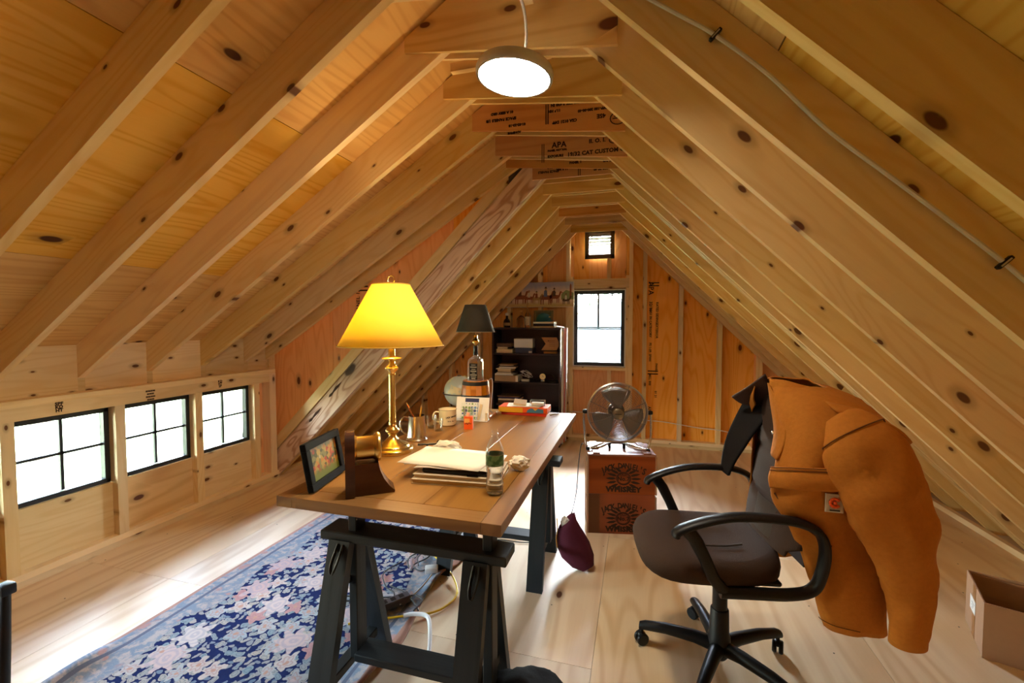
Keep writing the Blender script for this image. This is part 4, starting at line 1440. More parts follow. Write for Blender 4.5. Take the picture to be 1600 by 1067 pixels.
z3 = SHZ[3]
bkb = plain('brown_cover', srgb(92, 62, 44), .6)
book('book', 'thick cream paged book lying lowest on the upper left bookcase shelf', (-1.575, 5.30, z3), 0, .215, .24, .048, 'cream', 'cream', None, '+y')
book('book', 'narrower cream book second from the bottom on the upper shelf', (-1.61, 5.31, z3 + .0483), R(3), .14, .22, .026, 'cream', 'cream', None, '+y')
book('book', 'dark brown book on top of the cream books on the upper shelf', (-1.58, 5.31, z3 + .0746), R(-4), .19, .22, .045, bkb, 'tan', None, '-y')
bx = thing('blue_box', 'flat dark blue box with a small white sticker on the upper shelf', 'box', (-1.33, 5.30, z3), R(1))
MB().box((0, 0, .0325), (.215, .20, .065), bev=.002).build('carton', plain('dull_blue', srgb(58, 62, 88), .6), bx, smooth=0)
MB().box((.08, -.1004, .016), (.042, .0008, .024)).build('sticker', 'white', bx, smooth=0)
bx = thing('white_box', 'white carton standing on the dark blue box on the upper shelf', 'box', (-1.345, 5.30, z3 + .0655), R(3))
MB().box((0, 0, .055), (.235, .17, .11), bev=.003).build('carton', 'white', bx, smooth=0)
MB().box((0, 0, .1115), (.237, .172, .003), bev=.001).build('lid_edge', 'paper', bx, smooth=0)
pl = thing('wooden_plaque', 'arrow shaped wooden plaque on a small foot on the upper shelf', 'plaque', (-1.005, 5.25, z3), R(-2))
pk = wood('plaque_pine', srgb(196, 140, 78), srgb(166, 108, 56), rings=6, kamount=.1)
MB().box((0, 0, .012), (.16, .07, .024), bev=.002).build('foot', pk, pl, smooth=0)
MB().prism([(-.115, .04), (.075, .04), (.112, .118), (.075, .196), (-.115, .196), (-.06, .118)], 'y', -.008, .008).build('arrow', pk, pl, smooth=0)
mb = MB()
for k in range(4): mb.box((.02, -.0086, .09 + .022 * k), (.075, .0008, .003))
mb.ball((-.025, -.0086, .155), .008, 8, 6, sc=(1, .1, 1))
mb.build('engraving', 'brown', pl, smooth=0, kind='stuff')
z2 = SHZ[2]
bx = thing('storage_box', 'long low tan box lowest on the middle bookcase shelf', 'box', (-1.56, 5.27, z2), R(0))
MB().box((0, 0, .036), (.27, .22, .072), bev=.002).build('carton', plain('tan_box', srgb(172, 146, 112), .7), bx, smooth=0)
MB().box((.150, 0, .037), (.03, .222, .073), bev=.001).build('end_cap', 'white', bx, smooth=0)
slabs('paper_pile', 'untidy pile of papers and folders on the tan storage box', (-1.565, 5.28, z2 + .074), 2, [(.24, .21, .02), (.19, .2, .014), (.25, .21, .006), (.17, .2, .03), (.20, .21, .012), (.21, .2, .022), (.25, .2, .01), (.17, .19, .012), (.22, .18, .004)], ['white', 'paper', 'darkwood', 'cream', 'paper', 'white', 'darkwood', 'paper', 'tan'], 'papers', None, 4)
wc = thing('charger', 'tangled white charger cable with a small plug on the middle shelf', 'cable', (-1.31, 5.26, z2))
rr = random.Random(9)
MB().tube([(.09 * math.cos(a * 1.9) * rr.uniform(.5, 1), .05 * math.sin(a * 2.3), .025 + .085 * (0.5 + .5 * math.sin(a * 1.7)) + .02) for a in range(14)], .0035, 6, sub=5).build('flex', 'cable_white', wc)
MB().box((.0, -.05, .015), (.10, .035, .03), bev=.004).build('plug', 'white', wc, smooth=0)
rc = thing('round_clock', 'small round pale clock standing on the middle bookcase shelf', 'clock', (-1.10, 5.26, z2))
mx_ = Matrix.Translation((0, 0, .066)) @ Matrix.Rotation(PI / 2, 4, 'X')
MB().lathe([(.0001, 0), (.038, 0), (.042, .006), (.042, .022), (.038, .028), (.0001, .028)], (0, 0, 0), 28, 0, mx_, cap=False).build('case', 'pewter', rc, smooth=40)
MB().lathe([(.0001, .0285), (.037, .0285)], (0, 0, 0), 28, 0, mx_, cap=False).build('dial', plain('dial_cream', srgb(226, 218, 176), .5), rc)
MB().box((0, -.0292, .074), (.003, .001, .02)).box((.008, -.0292, .066), (.018, .001, .003)).build('hands', 'black', rc, smooth=0)
MB().box((0, 0, .013), (.05, .04, .026), bev=.003).build('foot', 'pewter', rc, smooth=0)
MB().tube([(-1.22, 5.30, z2 + .006), (-1.15, 5.36, z2 + .05), (-1.05, 5.36, z2 + .09), (-.98, 5.33, z2 + .06), (-.95, 5.27, z2 + .006), (-1.02, 5.23, z2 + .006), (-.93, 5.22, z2 + .006)], .006, 6, sub=4).build('looped_cable', 'cable_black', None)
tag(bpy.data.objects['looped_cable'], 'dark cable looped behind the round clock on the middle shelf', 'cable')
slabs('magazine_pile', 'pile of glossy magazines on the lower left bookcase shelf', (-1.53, 5.29, SHZ[1]), 0, [(.27, .22, .04), (.28, .22, .03), (.25, .21, .035), (.28, .22, .02), (.27, .21, .022), (.29, .22, .010)], ['paper', 'darkwood', bkb, 'paper', 'navy', plain('glossy_cover', srgb(120, 92, 70), .25, noise=.5, nscale=22)], 'magazines', None, 6)

# on top of the bookcase
def vessel(nm, label, x, y, prof, mat, extra=(), seg=24):
    t = thing(nm, label, 'bottle', (x, y, BT))
    MB().lathe(prof, seg=seg, cap=False).build('body', mat, t, smooth=45)
    for n_, pr, mt in extra: MB().lathe(pr, seg=seg, cap=False).build(n_, mt, t, smooth=45)
    return t
dgl = NT('dark_glass'); dgl.p(Base_Color=(.03, .015, .008), Roughness=.06, Specular_IOR_Level=.6)
vessel('dark_bottle', 'squat dark bottle with a pale stopper on the bookcase top', -1.585, 5.33, [(.0001, 0), (.042, .002), (.044, .01), (.044, .07), (.036, .095), (.016, .115), (.014, .15)], dgl.m, (('stopper', [(.0001, .15), (.020, .152), (.023, .168), (.016, .185), (.0001, .188)], 'paper'), ('bottle_label', [(.0446, .025), (.0446, .062)], 'tan')))
vessel('clear_bottle', 'wide clear glass bottle beside the dark bottle on the bookcase', -1.405, 5.36, [(.0001, .002), (.055, .0), (.058, .012), (.056, .11), (.035, .135), (.016, .15), (.014, .20), (.017, .202), (.017, .215)], 'glass', ())
vessel('labelled_bottle', 'tall clear bottle with a pale label on the bookcase top', -1.305, 5.30, [(.0001, .002), (.036, .0), (.038, .01), (.038, .145), (.028, .17), (.013, .195), (.012, .29), (.014, .292), (.014, .305)], 'glass', (('bottle_label', [(.0386, .03), (.0386, .135)], 'cream'), ('neck_foil', [(.0148, .26), (.0148, .306)], 'tan')))
fp = thing('small_picture', 'small framed picture leaning behind the green cap on the bookcase', 'picture', (-1.14, 5.44, BT), 0)
mb = MB(); tq = Matrix.Rotation(R(-10), 4, 'X')
for (x, z, sx_, sz_) in ((0, .012, .25, .024), (0, .208, .25, .024), (-.113, .11, .024, .172), (.113, .11, .024, .172)):
    mb.box(tq @ Vector((x, 0, z)), (sx_, .018, sz_), rot=tq, bev=.002)
mb.build('moulding', plain('gilt_frame', (.20, .14, .05), .45), fp, smooth=0)
MB().box(tq @ Vector((0, .004, .11)), (.205, .004, .175), rot=tq).build('picture_print', plain('dull_green_print', (.10, .11, .05), .5, noise=.4, nscale=20), fp, smooth=0)
book('book', 'flat pale book lowest under the green cap on the bookcase', (-1.09, 5.27, BT), R(2), .285, .20, .018, 'tan', 'cream', None, '+y')
book('book', 'black book in the middle under the green cap', (-1.075, 5.27, BT + .0183), R(-2), .255, .19, .030, 'black', 'black', None, '-y')
book('book', 'silver edged book directly under the green cap', (-1.08, 5.27, BT + .0486), R(1), .265, .19, .024, 'steel', 'paper', None, '+y')
cap = thing('green_cap', 'dark green baseball cap with a small badge on the bookcase books', 'cap', (-1.10, 5.28, BT + .073), R(35))
cm = plain('cap_green', srgb(26, 84, 84), .8, bump=.2, nscale=200)
MB().lathe([(.088, 0), (.090, .015), (.084, .05), (.066, .082), (.035, .10), (.0001, .106)], seg=28, cap=False).build('crown', cm, cap, smooth=60)
v, f = [], []
for i in range(11):
    a = R(-62 + 12.4 * i)
    for j, r_ in enumerate((.085, .12, .155)):
        e_ = 1 - .25 * abs(i - 5) / 5 * (j / 2)
        v.append((r_ * e_ * math.cos(a), r_ * e_ * math.sin(a), .012 - .012 * (abs(i - 5) / 5) ** 2 + .004 * j))
for i in range(10):
    for j in range(2): f.append((i * 3 + j, (i + 1) * 3 + j, (i + 1) * 3 + j + 1, i * 3 + j + 1))
mb = MB(); mb.add(v, f); o = mb.build('visor', cm, cap, smooth=60); o.modifiers.new('t', 'SOLIDIFY').thickness = .003
MB().box((.055, -.06, .055), (.045, .003, .018), rot=(R(20), 0, R(40)), bev=.001).build('badge', 'yellow', cap, smooth=0)
fb = thing('flag_ribbon', 'long white and pink ribbon flag hanging down the bookcase side', 'flag', (BX1 + .012, 5.20, BT + .004))
def ribbon(nm, x0, w_, mat, zt, zb, ph):
    v, f = [], []
    n = 40
    for i in range(n + 1):
        z = zt + (zb - zt) * i / n
        for j in range(4):
            xx = x0 + w_ * j / 3 * (1 - .35 * i / n)
            v.append((xx, -.035 + .010 * math.sin(j * 2.1 + ph) + .006 * math.sin(z * 7 + ph), z))
    for i in range(n):
        for j in range(3): f.append((i * 4 + j, (i + 1) * 4 + j, (i + 1) * 4 + j + 1, i * 4 + j + 1))
    mb = MB(); mb.add(v, f)
    o = mb.build(nm, mat, fb, smooth=60); o.modifiers.new('t', 'SOLIDIFY').thickness = .0015
ribbon('white_band', .002, .032, 'white', 0, -1.40, 0)
ribbon('pink_band', .028, .022, plain('pink_cloth', srgb(214, 132, 128), .8), -.01, -1.38, .3)
ribbon('white_band', .044, .028, 'white', 0, -1.36, .7)
MB().box((-.02, -.02, .006), (.10, .12, .010), rot=(R(6), R(8), R(12)), bev=.004).build('folded_end', 'white', fb, smooth=0)

# long painted picture fixed to the wall above the bookcase: riders and horses
ps_ = thing('wall_picture', 'long unframed painting of riders and horses left of the back window', 'picture', (-1.32, YB - .012, 1.705))
pm = NT('painting_ground')
sp_ = pm.n('SeparateXYZ'); pm.t.links.new(pm.obj(), sp_.inputs[0])
nz = pm.noise(pm.obj(), 9, 3, .6)
c_ = pm.mix(pm.smooth(sp_.outputs[2], .08, .02), pm.mix(pm.smooth(pm.math('ADD', sp_.outputs[2], pm.math('MULTIPLY', nz, .16)), .24, .38), srgb(222, 196, 168), srgb(150, 152, 178)), srgb(198, 170, 110))
pm.p(Base_Color=c_, Roughness=.5)
MB().box((0, 0, .157), (1.11, .012, .314), bev=.001).build('panel', pm.m, ps_, smooth=0)
def figure(nm, x, z, s, mats, seed):
    """a rider on a horse as flat paint: body, legs, neck, rider, hat"""
    mb = MB()
    d = -.0066
    P = lambda pts, mi, o_=0: mb.prism([(x + a * s, z + b * s) for a, b in pts], 'y', d - .0003 - o_, d + .0002, mi)
    P([(-.5, .45), (-.3, .36), (.3, .36), (.5, .5), (.42, .68), (.0, .72), (-.42, .7)], 0)
    for lx in (-.42, -.25, .2, .36): P([(lx, .4), (lx + .1, .4), (lx + .07, -.02), (lx + .01, -.02)], 0)
    P([(.34, .55), (.5, .55), (.66, .95), (.8, .92), (.78, .84), (.62, 1.06), (.5, 1.0)], 0)
    P([(-.16, .6), (.12, .6), (.1, 1.05), (0, 1.12), (-.14, 1.04)], 1, .0003)
    P([(-.08, 1.1), (.06, 1.1), (.06, 1.25), (-.06, 1.25)], 2, .0003)
    P([(-.13, 1.23), (.12, 1.23), (.07, 1.29), (.05, 1.36), (-.06, 1.36), (-.08, 1.29)], 3, .0003)
    return mb.build(nm, mats, ps_, smooth=0)
bl_, wh_ = plain('paint_blue', srgb(96, 110, 150), .6), plain('paint_white', srgb(206, 196, 178), .6)
rs_, dk_ = plain('paint_russet', srgb(138, 74, 48), .6), plain('paint_umber', srgb(78, 58, 46), .6)
gn_ = plain('paint_sage', srgb(128, 140, 92), .6)
for k, (x, z, s, mm_) in enumerate(((-.30, .05, .115, (dk_, wh_, 'tan', dk_)), (-.14, .04, .16, (rs_, 'brown', 'tan', dk_)), (-.02, .05, .12, (rs_, wh_, 'tan', rs_)), (.08, .04, .12, ('tan', rs_, 'tan', dk_)), (.20, .03, .165, (rs_, bl_, 'tan', dk_)), (.31, .05, .14, (rs_, dk_, 'tan', dk_)), (.46, .03, .10, (dk_, wh_, 'tan', dk_)))):
    figure('painted_rider', x, z, s, [M[q] if isinstance(q, str) else q for q in mm_], k)
MB().prism([(.40, .09), (.555, .09), (.555, .17), (.52, .19), (.46, .21), (.40, .16)], 'y', -.0064, -.006).build('painted_tree', gn_, ps_, smooth=0)
MB().prism([(.505, .10), (.53, .10), (.528, .27), (.517, .29), (.507, .27)], 'y', -.0066, -.006).build('painted_tower', rs_, ps_, smooth=0)
MB().prism([(-.555, .10), (-.36, .10), (-.36, .17), (-.46, .20), (-.555, .18)], 'y', -.0064, -.006).build('painted_hedge', dk_, ps_, smooth=0)
MB().box((0, -.001, -.003), (1.11, .014, .006)).build('lower_edge', 'paper', ps_, smooth=0)
MB().box((.5575, -.001, .157), (.005, .014, .32)).build('side_edge', 'paper', ps_, smooth=0)

# ------------------------------------------------------------------ two printed whiskey crates and the drum fan on them
M['crate'] = wood('crate_pine', srgb(142, 74, 44), srgb(106, 50, 28), rings=6, kamount=.2, rough=.5)
M['crate_side'] = wood('crate_side', srgb(150, 112, 84), srgb(112, 76, 52), rings=6, kamount=.2, rough=.55)
CR = R(11.2)
CW, CD, CH = .462, .30, .286
ux, uy = Vector((math.cos(CR), math.sin(CR), 0)), Vector((-math.sin(CR), math.cos(CR), 0))
c0 = Vector((-.314, 3.088, 0)) + ux * CW / 2 + uy * CD / 2


def crate(z0, label, lid):
    t = thing('wooden_crate', label, 'crate', (c0.x, c0.y, z0), CR, 'printed whiskey crates')
    bpy.context.view_layer.update()
    th = .014

    def b(nm, lo, hi, mat, g_=0):
        d = [hi[i] - lo[i] for i in range(3)]
        rot = Matrix()
        if g_ == 1: rot = Matrix.Rotation(PI / 2, 4, 'Z'); d = [d[1], d[0], d[2]]
        if g_ == 2: rot = Matrix.Rotation(-PI / 2, 4, 'Y'); d = [d[2], d[1], d[0]]
        o = MB().box((0, 0, 0), d, bev=.0015).build(nm, mat, None, smooth=0)
        o.parent = t
        o.matrix_parent_inverse = Matrix()
        o.matrix_basis = Matrix.Translation([(lo[i] + hi[i]) / 2 for i in range(3)]) @ rot
        return o
    H = CH - .001
    fr = b('front_board', (-CW / 2 + .0005, -CD / 2, 0), (CW / 2 - .0005, -CD / 2 + th, H - (.014 if lid else 0)), 'crate')
    b('back_board', (-CW / 2, CD / 2 - th, 0), (CW / 2, CD / 2, H - (.014 if lid else 0)), 'crate')
    for s in (-1, 1):
        x0, x1 = (-CW / 2, -CW / 2 + th) if s < 0 else (CW / 2 - th, CW / 2)
        b('side_board', (x0, -CD / 2 + th + .0005, 0), (x1, CD / 2 - th - .0005, H - (.014 if lid else 0)), 'crate_side', 1)
        b('handle_slot', (x0 - .001 if s < 0 else x1 - .001, -.05, H * .62), (x0 + .001 if s < 0 else x1 + .001, .05, H * .74), 'inkdark', 1)
    for s in (-1, 1):
        x0 = -CW / 2 + .0005 if s < 0 else CW / 2 - .012
        b('corner_strip', (x0 - (.012 if s < 0 else -.012), -CD / 2 - .003, 0), (x0 + (.0 if s < 0 else .0235), -CD / 2 + .03, H - .015), 'crate_side', 2)
    b('bottom_board', (-CW / 2 + th, -CD / 2 + th, .004), (CW / 2 - th, CD / 2 - th, .014), 'crate')
    if lid:
        for k in range(3):
            y0 = -CD / 2 - .004 + k * (CD + .008) / 3
            b('lid_board', (-CW / 2 - .006, y0 + .0008, H - .0135), (CW / 2 + .006, y0 + (CD + .008) / 3 - .0008, H), M['lid'])
        for s in (-1, 1): b('lid_batten', (s * .175 - .025, -CD / 2 + .0, H + .0003), (s * .175 + .025, CD / 2 - .004, H + .010), M['lid'], 1)
    bpy.context.view_layer.update()
    W = t.matrix_world
    obs = []
    yf = -CD / 2 - .0008
    cxp, czp = .012, .165
    # arched name
    name = "JACK DANIEL'S"
    rad = .42
    step = .0245 / rad
    for i, ch in enumerate(name):
        if ch == ' ': continue
        a = (i - (len(name) - 1) / 2) * step * .98
        px, pz = cxp + rad * math.sin(a), .135 + .068 - rad * (1 - math.cos(a)) * 1.6
        hh = .050 + .012 * abs(i - 6) / 6
        obs.append(text('crate_lettering', ch, hh, W @ plane_mat((px, yf, pz), (math.cos(a), 0, -math.sin(a)), (math.sin(a), 0, math.cos(a))), 'ink', bold=.0022, sx=.8))
    obs.append(text('crate_lettering', 'OLD', .022, W @ plane_mat((cxp, yf, czp - .026), (1, 0, 0), (0, 0, 1)), 'ink', bold=.0008))
    obs.append(text('crate_lettering', 'No.7', .040, W @ plane_mat((cxp, yf, czp - .055), (1, 0, 0), (0, 0, 1)), 'ink', bold=.0014))
    obs.append(text('crate_lettering', 'WHISKEY', .050, W @ plane_mat((cxp, yf, .034), (1, 0, 0), (0, 0, 1)), 'ink', bold=.0030, sx=1.1))
    b_ = join(obs, 'crate_lettering')
    b_['kind'] = 'stuff'
    mw = b_.matrix_world.copy(); b_.parent = fr; b_.matrix_world = mw
    mb = MB()
    for r_, th_ in ((.048, .0035), (.041, .0018)):
        mb.tube([(cxp + r_ * math.cos(a * PI / 16), yf, czp - .052 + r_ * .92 * math.sin(a * PI / 16)) for a in range(32)], th_, 4, True)
    rr = random.Random(4)
    for s in (-1, 1):
        for k in range(7):
            a = R(-70 + 24 * k)
            p0 = Vector((cxp + s * .052 * math.cos(a), yf - .0003, czp - .055 + .05 * math.sin(a)))
            ln = .052 + .02 * math.cos(a)
            d = Vector((s * math.cos(a * .6), 0, math.sin(a * .6) * .8)).normalized()
            n_ = Vector((-d.z, 0, d.x))
            pts = [p0, p0 + d * ln * .3 + n_ * .009, p0 + d * ln * .7 + n_ * .007, p0 + d * ln, p0 + d * ln * .65 - n_ * .008, p0 + d * ln * .25 - n_ * .008]
            mb.prism([(q.x, q.z) for q in pts], 'y', yf - .0004, yf + .0006)
    o = mb.build('crate_emblem', 'ink', None, smooth=0, kind='stuff')
    o.parent = fr
    o.matrix_world = W
    return t


M['lid'] = wood('crate_lid', srgb(150, 96, 70), srgb(112, 66, 46), rings=6, kamount=.1, rough=.28, spec=.6)
crate(0, 'lower printed wooden whiskey crate standing on the plywood floor', False)
crate(CH, 'upper printed wooden whiskey crate with the drum fan on its lid', True)

FZ = .842
fan = thing('floor_fan', 'chrome floor fan with a round wire grille standing on the crates', 'fan', (-.128, 3.262, CH * 2 - .0005), R(9))
fz = FZ - (CH * 2)
FR = .213
wire_m = plain('grille_wire', (.20, .18, .17), .35, .8)


def circ(r_, y_, n=56): return [(r_ * math.cos(2 * PI * k / n), y_, fz + r_ * math.sin(2 * PI * k / n)) for k in range(n)]


mb = MB()
for k in range(24):
    r_ = .050 + (FR - .058) * k / 23
    yb = -.062 + .045 * (r_ / FR) ** 3
    mb.tube(circ(r_, yb, 40), .0017, 4, True)
mb.build('front_grille', wire_m, fan, kind='stuff')
mb = MB()
for k in range(13):
    r_ = .060 + (FR - .066) * k / 12
    mb.tube(circ(r_, .062 - .04 * (r_ / FR) ** 3, 36), .0012, 4, True)
mb.build('rear_grille', wire_m, fan, kind='stuff')
for k in range(8):
    a = R(22.5 + 45 * k)
    MB().tube([(r_ * math.cos(a), -.063 + .045 * (r_ / FR) ** 3, fz + r_ * math.sin(a)) for r_ in (.045, .10, .16, FR)], .0022, 6, sub=3).build('grille_rib', wire_m, fan)
MB().tube(circ(FR, -.012), .0065, 8, True).tube(circ(FR, .018), .0065, 8, True).build('grille_rim', 'steel', fan)
mx_ = Matrix.Translation((0, 0, fz)) @ Matrix.Rotation(PI / 2, 4, 'X')
MB().lathe([(.0001, .070), (.036, .069), (.043, .063), (.045, .055), (.045, .050)], (0, 0, 0), 32, 0, mx_, cap=False).build('hub_badge', plain('badge_bronze', (.22, .19, .14), .35, .8), fan, smooth=50)
MB().box((0, -.0705, fz), (.045, .0008, .004)).build('badge_line', 'inkdark', fan, smooth=0)
MB().lathe([(.0001, .03), (.04, .03), (.042, -.01), (.0001, -.012)], (0, 0, 0), 24, 0, mx_, cap=False).build('hub', 'black', fan, smooth=40)
MB().lathe([(.0001, -.03), (.055, -.03), (.06, -.05), (.058, -.10), (.045, -.125), (.0001, -.128)], (0, 0, 0), 28, 0, mx_, cap=False).build('motor', 'black', fan, smooth=40)
bm_ = plain('blade_metal', (.30, .28, .26), .38, 1.0)
for k in range(3):
    a0 = R(95 + 120 * k)
    v, f = [], []
    for i in range(7):
        for j in range(6):
            r_ = .04 + (.185 - .04) * j / 5
            spread = R(34 + 8 * math.sin(PI * j / 5))
            a = a0 + spread * (i / 6 - .5) * 2 * (.75 + .25 * j / 5)
            tw = .024 * (i / 6 - .5) * 2 * (1 - .25 * j / 5)
            v.append((r_ * math.cos(a), -.012 + tw, fz + r_ * math.sin(a)))
    for i in range(6):
        for j in range(5): f.append((i * 6 + j, (i + 1) * 6 + j, (i + 1) * 6 + j + 1, i * 6 + j + 1))
    mb = MB(); mb.add(v, f)
    o = mb.build('blade', bm_, fan, smooth=60); o.modifiers.new('t', 'SOLIDIFY').thickness = .0015
stx = [(-.238, 0, fz + .002), (-.241, 0, fz - .06), (-.232, -.0, fz - .17), (-.222, -.02, .03), (-.20, -.05, .014), (-.12, -.03, .018), (-.05, .02, .034), (.05, .02, .034), (.12, -.03, .018), (.20, -.05, .014), (.222, -.02, .03), (.240, -.0, fz - .17), (.241, 0, fz - .06), (.238, 0, fz + .002)]
MB().tube(stx, .0085, 10, sub=5).build('stand', 'chrome', fan)
for s in (-1, 1):
    MB().lathe([(.0001, -.02), (.015, -.018), (.017, 0), (.012, .014), (.0001, .015)], (0, 0, 0), 14, 0, Matrix.Translation((s * .236, 0, fz + .002)) @ Matrix.Rotation(s * PI / 2, 4, 'Y'), cap=False).build('pivot_knob', 'black', fan, smooth=40)
    MB().box((s * .212, -.045, .0105), (.03, .03, .021), bev=.006, seg=2).build('rubber_foot', 'black', fan)
    MB().tube([(s * .20, -.05, .014), (s * .13, .05, .012), (s * .09, .10, .012)], .007, 8).build('rear_leg', 'chrome', fan)
    MB().box((s * .052, .018, .020), (.022, .022, .040), bev=.004).build('stand_clip', 'black', fan, smooth=0)

# ------------------------------------------------------------------ office chair
M['fabric'] = plain('chair_fabric', srgb(66, 52, 46), .9, noise=.35, nscale=420, bump=.5, spec=.2)
M['leather'] = plain('chair_leather', srgb(60, 52, 48), .45, noise=.1, nscale=60, bump=.15, spec=.4)
ch = thing('office_chair', 'dark brown office chair with black arms and star base facing the desk', 'chair', (.358, 2.005, 0), R(9.5))
for ang in (169, 101, 32.4, -39.6, -112):
    a = R(ang - 9.5)
    ca, sa = math.cos(a), math.sin(a)
    rings = []
    for r_, z, w_, h_ in ((.03, .105, .030, .040), (.10, .112, .028, .034), (.22, .108, .024, .030), (.31, .094, .021, .027), (.335, .086, .018, .022)):
        rg_ = []
        for q in range(10):
            b_ = 2 * PI * q / 10
            ly, lz = w_ * math.cos(b_), h_ * math.sin(b_) * .8
            rg_.append((r_ * ca - ly * sa, r_ * sa + ly * ca, z + lz))
        rings.append(rg_)
    lg = MB().loft(rings).build('base_leg', 'black', ch, smooth=60)
    mb = MB()
    cx2, cy2 = .325 * ca, .325 * sa
    rz_ = a + .7
    for s in (-1, 1):
        mm = Matrix.Translation((cx2 + s * .013 * -math.sin(rz_), cy2 + s * .013 * math.cos(rz_), .029)) @ Matrix.Rotation(rz_, 4, 'Z') @ Matrix.Rotation(PI / 2, 4, 'X')
        mb.lathe([(.0001, -.009), (.024, -.009), (.028, -.005), (.028, .005), (.024, .009), (.0001, .009)], (0, 0, 0), 20, 0, mm, cap=False)
    mb.lathe([(.008, .03), (.008, .085)], (cx2, cy2, 0), 10)
    mb.ball((cx2, cy2, .045), .02, 12, 8, sc=(1, 1, .8))
    mb.build('caster', 'black', lg, smooth=40)
MB().lathe([(.030, .055), (.040, .07), (.045, .10), (.045, .15), (.040, .16), (.037, .265), (.034, .27)], seg=28).build('column_sleeve', 'black', ch, smooth=40)
MB().lathe([(.030, .26), (.029, .425), (.020, .43)], seg=24).build('column', 'black', ch, smooth=40)
MB().lathe([(.013, .42), (.013, .495)], seg=16).build('gas_rod', 'chrome', ch, smooth=40)
MB().box((0, 0, .493), (.22, .20, .022), bev=.006).build('seat_plate', 'black', ch, smooth=0)
MB().tube([(-.02, .08, .485), (-.10, .16, .470), (-.16, .20, .455)], .007, 8).box((-.175, .21, .450), (.05, .03, .022), bev=.008).build('tilt_lever', 'black', ch)


def pad(nu, nv, fn, thick):
    top, bot = [], []
    return top


# seat cushion: super-ellipse outline, waterfall front, dished top
def cushion(nm, mat, outline, ztop, zbot, par, n=44, rings=6):
    R_ = []
    def ringp(s, zf):
        return [(x * s, y * s, zf(x * s, y * s)) for x, y in outline]
    L_ = [(.02, ztop), (.35, ztop), (.62, ztop), (.82, ztop), (.92, lambda x, y: ztop(x, y) - .006), (.975, lambda x, y: ztop(x, y) - .020), (1.0, lambda x, y: (ztop(x, y) + zbot(x, y)) / 2), (.985, lambda x, y: zbot(x, y) + .012), (.94, zbot), (.5, zbot), (.02, zbot)]
    rr_ = [ringp(s, z) for s, z in L_]
    return MB().loft(rr_).build(nm, mat, par, smooth=70)


ol = []
for k in range(48):
    a = 2 * PI * k / 48
    c_, s_ = math.cos(a), math.sin(a)
    q = (abs(c_) ** 3.4 + abs(s_) ** 3.4) ** (-1 / 3.4)
    x, y = .27 * q * c_, .258 * q * s_
    y *= 1 + .03 * (-x / .27)
    ol.append((x, y))
so = cushion('seat_cushion', 'fabric', ol, lambda x, y: .535 - .022 * math.exp(-(x * x + y * y) / .02) - .10 * max(0, -x - .13) ** 1.5 * 3 + .015 * max(0, x - .1) * 5, lambda x, y: .447 - .03 * max(0, -x - .1), ch)
so.location = (-.085, 0, .060)
for s in (-1, 1):
    MB().tube([(-.02, s * .11, .535), (.06, s * .105, .534), (.13, s * .10, .542)], .004, 6, sub=3).build('seat_seam', 'leather', so)
MB().box((-.06, 0, .505), (.42, .42, .02), bev=.006).build('seat_pan', 'black', ch, smooth=0)

# backrest cushion, leaning back, with horizontal pads
def back_pt(y, z):
    """front surface x at height z and width y"""
    t = (z - .60) / .58
    return .150 + .055 * t + .02 * math.sin(t * 3.1) - .0 + .22 * (y * y)
ring_ = []
hw = lambda z: .235 - .05 * max(0, (z - .92) / .22) ** 2 - .035 * max(0, (.74 - z) / .15) ** 2
fr_, bk_ = [], []
NZ, NY = 26, 15
zs_ = [.60 + .58 * i / (NZ - 1) for i in range(NZ)]
rings = []
for z in zs_:
    t = (z - .60) / .58
    w_ = hw(z) * (1 if 0.04 < t < .96 else .86)
    th = .075 if .04 < t < .96 else .03
    x0 = back_pt(0, z)
    row = []
    for k in range(28):
        a = 2 * PI * k / 28
        c_, s_ = math.cos(a), math.sin(a)
        q = (abs(c_) ** 3 + abs(s_) ** 3) ** (-1 / 3)
        y = w_ * q * s_
        x = x0 + th / 2 - th / 2 * q * c_ + .20 * y * y
        groove = 0
        for gz in (.76, .94):
            groove += .010 * math.exp(-((z - gz) / .012) ** 2) * (1 if c_ > 0 else 0)
        row.append((x + groove, y, z))
    rings.append(row)
MB().loft(rings).build('backrest', 'fabric', ch, smooth=70)
MB().loft([[(back_pt(y, z) - .004 + .006 * (abs(y) > .085), y, z) for y in (-.09, -.045, 0, .045, .09)] for z in (.62, .67, .72, .755)], closed=False).build('lumbar_pad', 'leather', ch, smooth=70)
MB().loft([[(x_, y, z) for x_, y in ((.30, -.06), (.33, -.06), (.33, .06), (.30, .06))] for z in (.50, .65, .90)]).build('back_bracket', 'black', ch, smooth=0)
